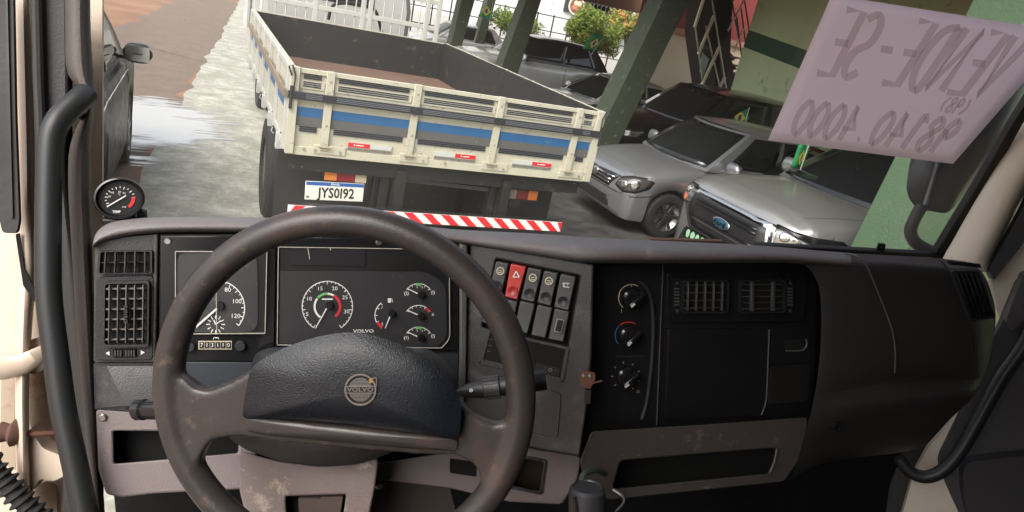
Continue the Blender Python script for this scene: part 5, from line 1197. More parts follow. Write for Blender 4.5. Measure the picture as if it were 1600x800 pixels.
    def glasspatch(s, name, side, u0, u1, t0, t1, off=.007, m=None):
        mb = MB(); rows = []; nn = 8
        ol = []
        for j in range(nn + 1):
            t = t0 + (t1 - t0) * j / nn; row = []
            for i in range(nn + 1):
                u = u0 + (u1 - u0) * i / nn; p = s.GP(side, u, t); e = .01
                n_ = (s.GP(side, u + e, t) - s.GP(side, u - e, t)).cross(s.GP(side, u, min(1, t + e)) - s.GP(side, u, t - e)).normalized()
                ref = Vector((-1, 0, 0)) if side == 'f' else Vector((1, 0, 0)) if side == 'r' else Vector((0, 1 if side == 'l' else -1, 0))
                if n_.dot(ref) < 0: n_ = -n_
                row.append(p + n_ * off)
            rows.append(row)
        mb.grid(rows); return obj(name, mb, m or CM['glass'], s.cabin, local=True, solid=.008, smooth=60)
    def drape(s, name, pts, o, ea, eb, d, material, parent=None, off=.004, th=.01, nr=4, solid=.008, label=None):
        o, ea, eb, d = Vector(o), Vector(ea), Vector(eb), Vector(d).normalized(); c = sum((Vector(p) for p in pts), Vector((0, 0))) / len(pts)
        fine = []
        for i in range(len(pts)):
            a_ = Vector(pts[i]); b_ = Vector(pts[(i + 1) % len(pts)]); m = max(1, int((b_ - a_).length / .05))
            for k in range(m): fine.append(a_.lerp(b_, k / m))
        def hit(q):
            st_ = o + ea * q.x + eb * q.y; h = s.bvh.ray_cast(st_, d, 6)
            return h[0] - d * off if h[0] is not None else None
        rows = []; lastd = .5
        for k in range(nr + 1):
            sc = 1 - k / (nr + .15); row = []
            for p in fine:
                q = c + (p - c) * sc; h = hit(q)
                if h is None:
                    j = 0
                    while h is None and j < 20: q = c + (q - c) * .93; h = hit(q); j += 1
                    if h is None: h = o + ea * q.x + eb * q.y + d * 1.0
                row.append(h)
            rows.append(row)
        mb = MB(); mb.grid(rows, wrap=True); n = len(fine); k0 = len(mb.v) - n; mb.f.append(tuple(range(k0, k0 + n))); mb.mi.append(0)
        return obj(name, mb, material, parent or s.body, local=True, solid=solid, smooth=50, label=label)
    def front(s, name, pts, material, **k): return s.drape(name, pts, (-2, 0, 0), (0, 1, 0), (0, 0, 1), (1, 0, 0), material, **k)
    def near(s, name, pts, material, **k): return s.drape(name, pts, (0, -3, 0), (1, 0, 0), (0, 0, 1), (0, 1, 0), material, **k)
def generic(name, label, x, y, pm, kind='sedan', rz=0, sc=1.0, group='cars parked in the garage row', **kw):
    if kind == 'sedan':
        tab = [(0, .50, .32, .52, .60), (.06, .66, .25, .62, .69), (.2, .76, .21, .68, .76), (.5, .82, .2, .76, .84), (.95, .85, .2, .84, .92), (1.3, .86, .2, .88, .95), (3.6, .86, .2, .92, .98), (4.1, .84, .22, .92, 1.0), (4.35, .78, .28, .85, .93), (4.42, .70, .32, .7, .8)]
        gh = dict(xwb=1.15, xwt=1.95, xrt=3.15, xrb=3.85, zb=.90, zr=1.40, hb=.80, ht=.60, bow=.16)
        wh = (.85, 3.5, .31)
    elif kind == 'hatch':
        tab = [(0, .50, .32, .52, .60), (.06, .66, .25, .62, .72), (.2, .74, .21, .70, .80), (.5, .80, .2, .78, .88), (.9, .83, .2, .87, .95), (1.2, .84, .2, .9, .98), (3.4, .84, .2, .95, 1.0), (3.8, .80, .25, .92, 1.0), (3.9, .74, .3, .8, .9)]
        gh = dict(xwb=1.0, xwt=1.7, xrt=3.3, xrb=3.75, zb=.93, zr=1.45, hb=.79, ht=.62, bow=.16)
        wh = (.75, 3.15, .30)
    else:
        tab = [(0, .62, .42, .78, .92), (.06, .80, .36, .92, 1.02), (.2, .87, .32, .98, 1.08), (.6, .92, .32, 1.03, 1.12), (1.1, .93, .32, 1.07, 1.15), (4.3, .93, .32, 1.1, 1.15), (4.6, .90, .35, 1.05, 1.12), (4.7, .85, .4, .95, 1.0)]
        gh = dict(xwb=1.15, xwt=1.9, xrt=4.0, xrb=4.5, zb=1.08, zr=1.70, hb=.87, ht=.70, bow=.16)
        wh = (.95, 3.7, .37)
    c = Car(name, label, 'car', (x, y, 0), rz, pm, tab, gh, wh, group, **kw)
    zt = interp(tab, .2)[2]
    c.front('grille', [(-.30, zt - .20), (.30, zt - .20), (.34, zt - .10), (-.34, zt - .10)], CM['blk'])
    c.front('lower_intake', [(-.4, zt - .46), (.4, zt - .46), (.42, zt - .36), (-.42, zt - .36)], CM['blk'])
    w2 = interp(tab, .2)[0]
    for sg in (-1, 1):
        dd = Vector((.8, -sg * .6, 0)).normalized()
        c.drape('headlight', [(-.20, zt - .20), (.20, zt - .16), (.26, zt - .06), (-.16, zt - .09)], Vector((.16, sg * (w2 - .12), 0)) - dd * 2, Vector((.6, sg * .8, 0)), (0, 0, 1), dd, CM['lamp'])
    c.front('bumper_line', [(-w2 * .85, zt - .27), (w2 * .85, zt - .27), (w2 * .85, zt - .255), (-w2 * .85, zt - .255)], CM['blk'], solid=.004)
    for xx in (gh['xwb'] + .35, (gh['xwb'] + gh['xrb']) / 2 + .15): c.near('door_gap', [(xx, .35), (xx + .012, .35), (xx + .012, zt + .06), (xx, zt + .06)], CM['blk'], off=.001, solid=.003)
    return c

# silver hatchback with three-bar grille
tab = [(0, .44, .30, .56, .66), (.02, .56, .26, .60, .70), (.07, .66, .22, .66, .76), (.17, .73, .20, .73, .82), (.35, .77, .2, .80, .875), (.65, .79, .2, .855, .93), (.95, .80, .2, .89, .97), (1.15, .80, .2, .91, .99), (3.3, .80, .2, .96, 1.0), (3.65, .78, .24, .94, 1.0), (3.75, .72, .3, .8, .9)]
gh = dict(xwb=.92, xwt=1.62, xrt=3.2, xrb=3.65, zb=.945, zr=1.47, hb=.765, ht=.60, bow=.22, win=[(.09, .44), (.48, .88)], dome=.06)
sil = paint('silver', (.30, .31, .32), .6)
vw = Car('parked_hatchback', 'silver hatchback nosing out beside the flatbed tailgate, rounded twin headlight', 'car', (4.82, 7.62, 0), R(0), sil, tab, gh, (.72, 3.1, .30), 'cars parked in the garage row', hi=True)
vw.front('grille', [(-.36, .545), (.36, .545), (.50, .72), (.26, .715), (.0, .70), (-.26, .715), (-.50, .72)], CM['blk'])
for k in range(3): vw.front('grille_bar', [(-.36 - k * .03, .575 + k * .045), (.36 + k * .03, .575 + k * .045), (.37 + k * .03, .592 + k * .045), (-.37 - k * .03, .592 + k * .045)], M['chrome'], off=.012)
vw.front('emblem', [(.065 * math.cos(2 * math.pi * i / 20), .64 + .065 * math.sin(2 * math.pi * i / 20)) for i in range(20)], M['chrome'], off=.02)
vw.front('lower_intake', [(-.45, .30), (.45, .30), (.42, .42), (-.42, .42)], CM['blk'])
for sg in (-1, 1):
    dd = Vector((.80, -sg * .60, 0)).normalized(); e1 = Vector((.6, sg * .8, 0)); o_ = Vector((.12, sg * .64, 0)) - dd * 2
    fr_ = vw.drape('headlight', [(-.19, .60), (-.05, .545), (.10, .565), (.23, .64), (.27, .735), (.18, .775), (.0, .76), (-.14, .715)], o_, e1, (0, 0, 1), dd, CM['blk'], off=.003)
    vw.drape('lens', [(-.175, .608), (-.05, .56), (.09, .58), (.21, .645), (.245, .73), (.17, .76), (.0, .745), (-.125, .705)], o_, e1, (0, 0, 1), dd, CM['lampdark'], parent=fr_, off=.010)
    for (cx_, cz_, r_) in ((-.065, .645, .052), (.075, .665, .062)):
        for (m_, rs, of) in ((M['chrome'], 1.0, .016), (CM['lamp'], .75, .020)):
            vw.drape('reflector', [(cx_ + r_ * rs * math.cos(2 * math.pi * i / 16), cz_ + r_ * rs * math.sin(2 * math.pi * i / 16)) for i in range(16)], o_, e1, (0, 0, 1), dd, m_, parent=fr_, off=of, solid=.004)
vw.front('bumper_line', [(-.72, .515), (.72, .515), (.72, .527), (-.72, .527)], CM['blk'], solid=.003, off=.002)
vw.near('bumper_line', [(.12, .50), (.44, .56), (.44, .568), (.12, .512)], CM['blk'], solid=.003, off=.002)
vw.near('door_gap', [(1.12, .30), (1.13, .30), (1.15, .92), (1.14, .92)], CM['blk'], off=.001, solid=.003)
mb = MB(); mb.tube([vw.GP('f', -.55, .06) + Vector((-.02, 0, .01)), vw.GP('f', .1, .05) + Vector((-.03, 0, .02))], .008, 6); mb.tube([vw.GP('f', .2, .06) + Vector((-.02, 0, .01)), vw.GP('f', .75, .10) + Vector((-.03, 0, .02))], .008, 6); obj('wiper', mb, CM['blk'], vw.cabin, local=True)

# silver pickup with hexagonal chrome grille
tab = [(a_, b_, c_, d_ * 1.05, e_ * 1.05) for a_, b_, c_, d_, e_ in [(0, .50, .42, .88, 1.03), (.03, .66, .38, .94, 1.07), (.10, .80, .34, 1.00, 1.115), (.25, .88, .32, 1.06, 1.155), (.6, .915, .32, 1.11, 1.19), (1.0, .925, .32, 1.13, 1.215), (1.35, .93, .32, 1.14, 1.23), (5.1, .93, .35, 1.12, 1.2), (5.3, .9, .4, 1.0, 1.1)]]
gh = dict(xwb=1.15, xwt=1.98, xrt=3.3, xrb=3.7, zb=1.235, zr=1.80, hb=.86, ht=.68, bow=.24, dome=.06)
pick = Car('parked_pickup', 'large silver pickup with chrome-framed six-sided grille and oval badge, nearest the viewer', 'pickup', (4.74, 4.98, 0), 0, paint('pickup_silver', (.33, .33, .315), .6), tab, gh, (.95, 4.1, .38), 'cars parked in the garage row', hi=True)
g1 = pick.front('grille_surround', [(-.46, .66), (.46, .66), (.66, .86), (.60, 1.075), (-.60, 1.075), (-.66, .86)], M['chrome'], off=.015, solid=.02)
g2 = pick.front('grille', [(-.42, .69), (.42, .69), (.58, .86), (.53, 1.02), (-.53, 1.02), (-.58, .86)], CM['blk'], off=.028, solid=.006)
for zz in (.76, .80, .92, .96): pick.front('grille_bar', [(-.45, zz), (.45, zz), (.45, zz + .016), (-.45, zz + .016)], mat('grille_grey', (.05, .05, .052), .3) if zz < .8 else M['gloss'], off=.034, solid=.006)
em = pick.front('emblem', [(.13 * math.cos(2 * math.pi * i / 24), .865 + .052 * math.sin(2 * math.pi * i / 24)) for i in range(24)], M['chrome'], off=.044, solid=.01)
pick.front('emblem_field', [(.115 * math.cos(2 * math.pi * i / 24), .865 + .041 * math.sin(2 * math.pi * i / 24)) for i in range(24)], mat('badge_blue', (.03, .09, .14), .2), parent=em, off=.056, solid=.004)
mb = MB(); wtext(mb, 'Ford', (-.068, 0, .865), (0, -1, 0), (0, 0, 1), .072, 1.25, bold=True); obj('emblem_lettering', mb, M['chrome'], em, smooth=0, local=True)
pick.front('bumper_insert', [(-.62, .44), (.62, .44), (.55, .62), (-.55, .62)], CM['blk'], off=.01)
mb = MB()
for k in range(6):      # dealer lettering too blurred to read: rounded letter-sized shapes
    yc = .41 - k * .078; mb.prism([(-.055, yc + .033 * math.cos(t) * (1 if k % 2 else .85), .60 + .045 * math.sin(t)) for t in [j * math.pi / 5 for j in range(10)]], (.004, 0, 0))
mb.prism([(-.055, .44, .50), (-.055, .17, .50), (-.055, .17, .535), (-.055, .44, .535)], (.004, 0, 0))
pp = MB(); pp.box((-.045, .22, .555), (.005, 0, 0), (0, .26, 0), (0, 0, .105)); dp = obj('dealer_plate', pp, M['gloss'], pick.root, local=True); obj('plate_lettering', mb, mat('plate_green', (.32, .55, .34), .5), dp, smooth=0, local=True)
for sg in (-1, 1):
    dd = Vector((.80, -sg * .60, 0)).normalized(); e1 = Vector((.6, sg * .8, 0)); o_ = Vector((.18, sg * .74, .05)) - dd * 2
    hl = pick.drape('headlight', [(-.25, .82), (.0, .80), (.24, .86), (.42, .97), (.36, 1.01), (.10, 1.02), (-.20, 1.035)], o_, e1, (0, 0, 1), dd, M['gloss'], off=.004)
    pick.drape('lens', [(-.235, .835), (.0, .815), (.13, .85), (.12, .95), (-.10, 1.0), (-.20, 1.0)], o_, e1, (0, 0, 1), dd, CM['lamp'], parent=hl, off=.012, solid=.004)
    pick.drape('indicator', [(-.12, .825), (.03, .82), (.06, .87), (-.02, .905), (-.12, .885)], o_, e1, (0, 0, 1), dd, CM['amber'], parent=hl, off=.02, solid=.004)
    pick.drape('reflector', [(.17 + .055 * math.cos(2 * math.pi * i / 16), .915 + .05 * math.sin(2 * math.pi * i / 16)) for i in range(16)], o_, e1, (0, 0, 1), dd, M['chrome'], parent=hl, off=.02, solid=.004)
    pick.drape('reflector', [(-.10 + .05 * math.cos(2 * math.pi * i / 16), .955 + .04 * math.sin(2 * math.pi * i / 16)) for i in range(16)], o_, e1, (0, 0, 1), dd, M['chrome'], parent=hl, off=.022, solid=.004)
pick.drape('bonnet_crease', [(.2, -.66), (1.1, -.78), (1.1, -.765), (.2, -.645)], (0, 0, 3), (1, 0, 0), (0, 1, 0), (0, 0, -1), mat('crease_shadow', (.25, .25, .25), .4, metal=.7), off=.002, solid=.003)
pick.near('door_gap', [(1.50, .45), (1.51, .45), (1.53, 1.12), (1.52, 1.12)], CM['blk'], off=.001, solid=.003)
pick.near('wing_gap', [(.50, 1.0), (1.30, 1.10), (1.30, 1.108), (.50, 1.008)], CM['blk'], off=.001, solid=.003)

red = generic('parked_hatchback', 'dark red hatchback squeezed between the silver hatchback and the pickup', 5.75, 6.25, paint('dark_red', (.14, .03, .03)), 'hatch')
bl1 = generic('parked_estate', 'large black car just right of the front green pillar, behind the silver hatchback', 6.3, 10.35, paint('black', (.012, .012, .014)), 'suv')
sed = generic('parked_sedan', 'grey-silver sedan left of the front green pillar, beyond the flatbed side', 6.1, 13.25, paint('grey_silver', (.55, .55, .53), .35), 'sedan')
wht = generic('parked_suv', 'pearl-sided car with black roof just behind the second green pillar, before the street fence', 6.4, 18.6, paint('pearl', (.62, .62, .58), .3), 'suv')
wht.cabin.data.materials[0] = mat('black_roof', (.010, .010, .011), .15, spec=.5)
slv = generic('parked_hatchback', 'pale silver hatchback farthest left in the row, left of the third green pillar', 6.2, 24.2, paint('pale_silver', (.50, .51, .50), .5), 'hatch')
dr2 = generic('parked_sedan', 'brownish red sedan with white wing mirror between the second and third pillars', 8.2, 21.3, paint('brown_red', (.16, .06, .045)), 'sedan')
bl2 = generic('parked_suv', 'dark boxy car against the beige wall, behind the large black car', 10.9, 14.3, paint('dark_grey', (.03, .03, .032)), 'suv')
for yy in (-.28, -.21, -.14, -.07, 0, .07, .14, .21, .28): wht.front('grille_bar', [(yy - .012, .82), (yy + .012, .82), (yy + .012, 1.0), (yy - .012, 1.0)], M['chrome'], off=.015, nr=1)

# black SUV on the left, facing us
tab = [(0, .60, .42, .80, .92), (.06, .78, .36, .92, 1.0), (.2, .86, .32, .98, 1.06), (.6, .91, .32, 1.03, 1.11), (1.1, .92, .32, 1.07, 1.14), (4.1, .92, .32, 1.1, 1.15), (4.4, .88, .35, 1.05, 1.12), (4.5, .82, .4, .95, 1.0)]
gh = dict(xwb=1.1, xwt=1.85, xrt=3.8, xrb=4.35, zb=1.07, zr=1.68, hb=.86, ht=.70, bow=.16, mirror_mat=CM['blk'])
tab = [(a_, b_, c_ * .75, d_ * 1.1, e_ * 1.1) for a_, b_, c_, d_, e_ in tab]; gh['zb'] *= 1.11; gh['zr'] *= 1.08
suv = Car('black_suv', 'black wet-looking suv parked facing away on the left, beside the puddle', 'suv', (-1.56, 9.35, 0), R(-90), mat('suv_black', (.005, .0055, .007), .35, spec=.07, var=.2, rvar=.1), tab, gh, (.95, 3.6, .38))
for sg in (-1, 1):
    dd = Vector((.8, -sg * .6, 0)).normalized(); suv.drape('headlight', [(-.2, .86), (.2, .88), (.28, .98), (-.16, .96)], Vector((.16, sg * .74, 0)) - dd * 2, Vector((.6, sg * .8, 0)), (0, 0, 1), dd, CM['lamp'])
suv.front('grille', [(-.4, .65), (.4, .65), (.45, .88), (-.45, .88)], CM['blk'])
suv.near('door_gap', [(1.5, .45), (1.51, .45), (1.53, 1.05), (1.52, 1.05)], M['void'], off=.001, solid=.003)
suv.drape('window_strip', [(1.35, 1.075), (4.1, 1.10), (4.1, 1.115), (1.35, 1.09)], (0, -3, 0), (1, 0, 0), (0, 0, 1), (0, 1, 0), M['chrome'], off=.004, solid=.004)
suv.drape('window_strip', [(1.35, 1.075), (4.1, 1.10), (4.1, 1.115), (1.35, 1.09)], (0, 3, 0), (1, 0, 0), (0, 0, 1), (0, -1, 0), M['chrome'], off=.004, solid=.004)

# =================================================================== GARAGE: pillars, walls, roof, stairs
B = {}
B['col'] = mat('pillar_green', (.045, .058, .034), .75, var=.12, vscale=5, wear=(.16, .18, .13), wamt=.15, wscale=9, bump=.3, bscale=50)
B['col2'] = mat('pillar_green_lit', (.062, .108, .056), .7, var=.12, vscale=4, wear=(.085, .13, .075), wamt=.2, wscale=9, bump=.3, bscale=50)  # lit copy of the pillar green, brightness put into the colour
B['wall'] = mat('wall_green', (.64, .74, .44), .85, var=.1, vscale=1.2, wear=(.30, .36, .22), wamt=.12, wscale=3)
B['band'] = mat('wall_band_green', (.035, .10, .055), .8, var=.15)
B['beige'] = mat('wall_beige', (.60, .50, .34), .85, var=.08, vscale=1)
B['red'] = mat('wall_red', (.20, .035, .03), .8, var=.15)
B['roof'] = mat('roof_underside', (.22, .20, .18), .8, var=.25, vscale=1.5)
B['steel'] = mat('pale_rail', (.70, .64, .48), .4, metal=.5, var=.15)
B['dsteel'] = mat('dark_rail', (.06, .055, .045), .5, metal=.3)
def pillar(label, yb, plm, L0, R0, y0p, L1, R1, y1p, material, depth=.42, X=None):
    """column: near (-Y) face runs between picture edges on the plane Y=yb; prolonged to floor and roof"""
    pl = Pl((0, yb, 0), (0, -1, 0))
    a0, b0 = pl.at(L0, y0p), pl.at(R0, y0p); a1, b1 = pl.at(L1, y1p), pl.at(R1, y1p)
    def ext(p, q, z): t = (z - p.z) / (q.z - p.z); return p + (q - p) * t
    zt = 4.1; ft = [ext(a0, a1, 0), ext(b0, b1, 0), ext(b0, b1, zt), ext(a0, a1, zt)]
    mb = MB(); mb.prism(ft, (0, depth, 0)); print('pillar', label, [tuple(round(c, 2) for c in v) for v in ft])
    return tag(obj('green_pillar', mb, material, None, bevel=.012), label, 'pillar', 'slanted green roof pillars')
pillar('dark green slanted pillar directly behind the right corner of the flatbed', 9.1, None, 1036, 1078, 0, 964, 1004, 150, B['col'])
pillar('second green slanted pillar, beyond the middle of the flatbed side, before the black-roofed car', 14.9, None, 822, 846, 0, 785, 814, 100, B['col'])
pillar('green slanted pillar between the pale silver hatchback and brownish red sedan', 19.0, None, 721, 742, 0, 709, 728, 50, B['col'])
pillar('slimmest green slanted pillar, farthest back before the street fence', 23.4, None, 762, 775, 0, 750, 764, 40, B['col'])
# nearest pillar, in front of the pickup's windscreen
pl = Pl((0, 3.02, 0), (0, -1, 0))
mb = MB(); q0 = pl.at(1415, 392); q1 = pl.at(1500, 230)
def ext(p, q, z): return p + (q - p) * ((z - p.z) / (q.z - p.z))
xw = .42; f0 = ext(q0, q1, 0); f1 = ext(q0, q1, 4.1); mb.prism([f0, f0 + Vector((xw, 0, 0)), f1 + Vector((xw, 0, 0)), f1], (0, .42, 0))
print('near pillar', f0, f1)
tag(obj('green_pillar', mb, B['col2'], None, bevel=.012), 'widest green pillar with light put into its colour behind the big wing mirror, before the pickup windscreen', 'pillar', 'slanted green roof pillars')

XW = 10.2
plX = Pl((XW, 0, 0), (-1, 0, 0))
e_ = plX.at(1164, 90); print('wall end', e_, plX.at(1190, 0), plX.at(1200, 200))
YE = plX.at(1166, 60).y
mb = MB(); mb.bx(XW, XW + .2, -10, YE, 0, 4.1); gw = tag(obj('green_wall', mb, B['wall']), 'pale green garage wall with dark green band behind the pickup', 'wall')
mb = MB(); pts = [plX.at(*q) for q in ((1166, 46), (1290, 90), (1275, 110), (1162, 74))]
z1, z0 = (pts[0].z + pts[1].z) / 2, (pts[3].z + pts[2].z) / 2; print('band z', [p.z for p in pts])
ab = plX.at(1166, 46); cd_ = plX.at(1290, 90); sl = (cd_.z - ab.z) / (cd_.y - ab.y)
hh = ab.z - plX.at(1166, 74).z
mb.prism([(XW - .004, YE, ab.z), (XW - .004, 2.0, ab.z + sl * (2.0 - YE)), (XW - .004, 2.0, ab.z + sl * (2.0 - YE) - hh), (XW - .004, YE, ab.z - hh)], (-.004, 0, 0))
obj('painted_band', mb, B['band'], gw)
# side return wall closing behind near pillar
# beige / red wall far behind the pillars
plY = Pl((0, 16.8, 0), (0, -1, 0)); c0 = plY.at(1010, 117); c1 = plY.at(1085, 140); c2 = plY.at(1102, 62); c3 = plY.at(1044, 44)
print('beige', c0, c1, c2, c3)
mb = MB(); mb.bx(c0.x - .6, 22, 16.8, 17.0, 0, c3.z); bw = tag(obj('beige_wall', mb, B['beige']), 'sunlit beige wall under a dark red fascia, right of the front pillar', 'wall')
mb = MB(); mb.bx(c0.x - .6, 22, 16.78, 17.0, c3.z + .002, 6); obj('red_fascia', mb, B['red'], bw)
mb = MB(); mb.bx(c0.x - .6, 22, 16.70, 16.778, c3.z - .1, c3.z + .06); obj('ledge', mb, mat('ledge_brown', (.35, .20, .13), .8), bw)
# roof slab and eave beam
mb = MB(); mb.bx(4.3, 13, 2.4, 21.4, 4.10, 4.25)
m_ow = MB(); m_ow.bx(5.25, XW - .01, 3.46, 3.6, 0, 4.09); tag(obj('shaded_olive_wall', m_ow, mat('olive_shade_paint', (.10, .115, .06), .85, var=.2, vscale=3, bump=.3, bscale=40)), 'side wall with shade painted in as dark olive, right of the nearest green pillar, behind the big wing mirror', 'wall')  # added wall, dark olive puts the pillar side's shade into colour
rf = tag(obj('garage_roof', mb, B['roof'], None), 'flat brown canopy roof over the parked cars and pillars', 'roof')
mb = MB(); mb.bx(6.2, 6.5, 2.4, 21.4, 3.9, 4.098); mb.bx(4.3, 4.5, 2.4, 21.4, 3.95, 4.098); obj('roof_beam', mb, B['col'], rf)
pe = Pl((0, 21.4, 0), (0, -1, 0)); zz = pe.at(950, 10).z; print('eave z', zz, pe.at(997, 24), pe.at(890, -2))
mb = MB(); mb.bx(7.0, 30, 21.4, 21.6, pe.at(960, 12).z, 4.25); obj('eave_beam', mb, mat('eave_brown', (.22, .13, .08), .8, var=.2), rf)

# stairs with rails, against the wall end
PSt = Pl((0, YE + .3, 0), (0, -1, 0))
def sp_(x, y): return PSt.at(x, y)
stairs = thing('metal_staircase', 'metal staircase with pale rails climbing beside the pale green wall', 'staircase', Vector((sp_(1140, 170).x, YE + .3, 0)))
mb = MB(); ed = [(1148, 70), (1140, 150), (1158, 160), (1168, 155)]
steps = [(1141, 82), (1150, 92), (1143, 96), (1152, 108), (1145, 110), (1154, 122), (1147, 124), (1156, 136), (1149, 139), (1159, 150), (1152, 152), (1162, 166), (1158, 190), (1118, 190), (1120, 140), (1110, 60), (1118, -20), (1146, -20)]
mb.prism([sp_(*q) for q in steps], (0, .9, 0)); obj('flight', mb, mat('stair_dark', (.035, .026, .024), .8), stairs)
mb = MB()
for k in range(7):
    a_ = (1150 + k * 2, 90 + k * 13); p = sp_(*a_); mb.bx(p.x - .16, p.x + .02, YE + .2, YE + 1.2, p.z - .02, p.z + .02)
obj('tread', mb, mat('stair_grey', (.22, .21, .17), .7), stairs)
def rails(name, lines, r, m):
    mb = MB()
    for (xa, ya, xb, yb) in lines:
        mb.cyl(sp_(xa, ya) + Vector((0, -.05, 0)), sp_(xb, yb) + Vector((0, -.05, 0)), r, 8)
    return obj(name, mb, m, stairs)
rails('handrail', [(1098, -5, 1083, 42), (1113, 24, 1089, 84), (1122, 72, 1094, 133), (1130, 120, 1110, 162)], .035, B['steel'])
rails('handrail', [(1110, 0, 1137, 168), (1100, 40, 1129, 165), (1084, 42, 1098, 145)], .018, B['steel'])
rails('stringer_rail', [(1148, 20, 1168, 180), (1155, 10, 1178, 182), (1160, -5, 1190, 186), (1140, -5, 1152, 60)], .016, B['dsteel'])
rails('baluster', [(1160, 0, 1135, 48), (1160, 42, 1144, 80), (1168, 86, 1152, 122), (1176, 130, 1164, 158)], .018, B['steel'])
mb = MB(); mb.prism([sp_(*q) for q in ((1100, -20), (1150, -20), (1136, 60), (1112, 74), (1088, 62), (1083, 40))], (0, .05, 0)); obj('landing_panel', mb, mat('landing_dark', (.05, .03, .03), .8), stairs)
mb = MB(); mb.prism([sp_(*q) for q in ((1096, 75), (1124, 85), (1120, 150), (1094, 140))], (0, .05, 0)); obj('side_panel', mb, mat('panel_dark', (.05, .055, .06), .3), stairs)
mb = MB(); mb.prism([sp_(*q) for q in ((1097, 82), (1107, 92), (1099, 118), (1093, 112))], (0, -.02, 0)); obj('notice', mb, mat('notice_pale', (.55, .60, .66), .5), stairs)

# =================================================================== STREET SIDE
YS = 30.0; plS = Pl((0, YS, 0), (0, -1, 0))
def s_(x, y): return plS.at(x, y)
print('shop pts', s_(735, 8), s_(975, 35), s_(900, 12), s_(880, 10))
zb_ = s_(900, 28).z
shop = thing('shop_building', 'bright white shop front across the street with a dark sign', 'building', Vector((16, YS + .2, 0)))
mb = MB(); mb.bx(4, 40, YS, YS + 6, 0, 6.5); obj('wall', mb, mat('shop_white', (.80, .80, .78), .8, var=.04), shop)
a_ = s_(884, -4); b_ = s_(905, 22)
mb = MB(); mb.bx(a_.x, a_.x + 6.5, YS - .12, YS - .002, b_.z, a_.z + .3); sg_ = obj('sign_board', mb, mat('sign_dark', (.05, .055, .06), .6), shop)
cc = s_(899, 9); r_ = .42
mb = MB(); mb.lathe((cc.x, YS - .121, cc.z), (0, -1, 0), [(r_, 0), (r_, .01), (r_ * .88, .012), (0, .012)], 28, 0, close=False)
mb.lathe((cc.x, YS - .134, cc.z), (0, -1, 0), [(r_ * .8, 0), (r_ * .8, .004), (0, .004)], 28, 1, close=False)
for k in range(5): mb.lathe((cc.x - .15 + .09 * k, YS - .14, cc.z + (.12 if k % 2 else -.08)), (0, -1, 0), [(.11, 0), (.11, .006 + .001 * k), (0, .006 + .001 * k)], 12, 2 + k % 2, close=False)
obj('round_emblem', mb, [mat('emblem_cream', (.8, .72, .6), .6), mat('emblem_brown', (.25, .10, .06), .6), mat('emblem_red', (.6, .25, .15), .6), mat('emblem_pale', (.85, .75, .55), .6)], sg_)
mb = MB()
for k, (dx, r1) in enumerate(((.75, .13), (.98, .12), (1.2, .12), (1.42, .14), (1.66, .12), (2.15, .15), (2.65, .16), (2.92, .12), (3.14, .13))):   # sign letters blurred beyond reading
    mb.prism([(cc.x + dx + r1 * .8 * math.cos(t), YS - .125, cc.z + .14 + r1 * (1.15 if k % 3 else .9) * math.sin(t)) for t in [j * math.pi / 4 for j in range(8)]], (0, -.01, 0)); obj('sign_lettering', mb, M['white'], sg_, smooth=0)
# low white wall with dark railing this side of the street
YFc = 26.2; plF = Pl((0, YFc, 0), (0, -1, 0)); fa = plF.at(760, 5); fb = plF.at(880, 35); print('fence', fa, fb)
fen = thing('street_fence', 'dark grid railing along the street behind the parked cars', 'fence', Vector((10, YFc, 0)))
mb = MB()
for z in (1.1, 1.7, 2.3): mb.bx(3.4, 22, YFc - .02, YFc + .02, z - .018, z + .018)
obj('rail', mb, T['chassis'], fen)
for k in range(26):
    x = 3.5 + k * .72; mb = MB(); mb.bx(x - .02, x + .02, YFc - .025, YFc + .025, 0, 2.35); obj('post', mb, T['chassis'], fen)
mb = MB(); mb.bx(3.4, 30, 27.4, 27.6, 0, 1.5); tag(obj('low_wall', mb, mat('low_wall_white', (.75, .74, .70), .8)), 'low pale kerbside wall beyond the street railing', 'wall')

# trees and bushes: leaf clumps through the crown's volume
def leaf_mat(name, c1, c2):
    m, t, b = newmat(name); N = t.nodes; L = t.links
    oi = N.new('ShaderNodeNewGeometry'); r = N.new('ShaderNodeValToRGB'); r.color_ramp.elements[0].color = tuple(c1) + (1,); r.color_ramp.elements[1].color = tuple(c2) + (1,)
    L.new(oi.outputs['Random Per Island'], r.inputs[0]); L.new(r.outputs[0], b.inputs['Base Color']); b.inputs['Roughness'].default_value = .55
    tl = N.new('ShaderNodeBsdfTranslucent'); L.new(r.outputs[0], tl.inputs[0]); ms = N.new('ShaderNodeMixShader'); ms.inputs[0].default_value = .35
    L.new(b.outputs[0], ms.inputs[1]); L.new(tl.outputs[0], ms.inputs[2]); L.new(ms.outputs[0], N['Material Output'].inputs[0]); return m
LF = leaf_mat('leaf_yellow_green', (.09, .15, .015), (.30, .38, .05)); LF2 = leaf_mat('leaf_mid_green', (.035, .07, .015), (.10, .16, .03)); FL = leaf_mat('flower_orange', (.5, .12, .04), (.6, .25, .08))
BARK = mat('bark', (.10, .07, .05), .9, var=.3)
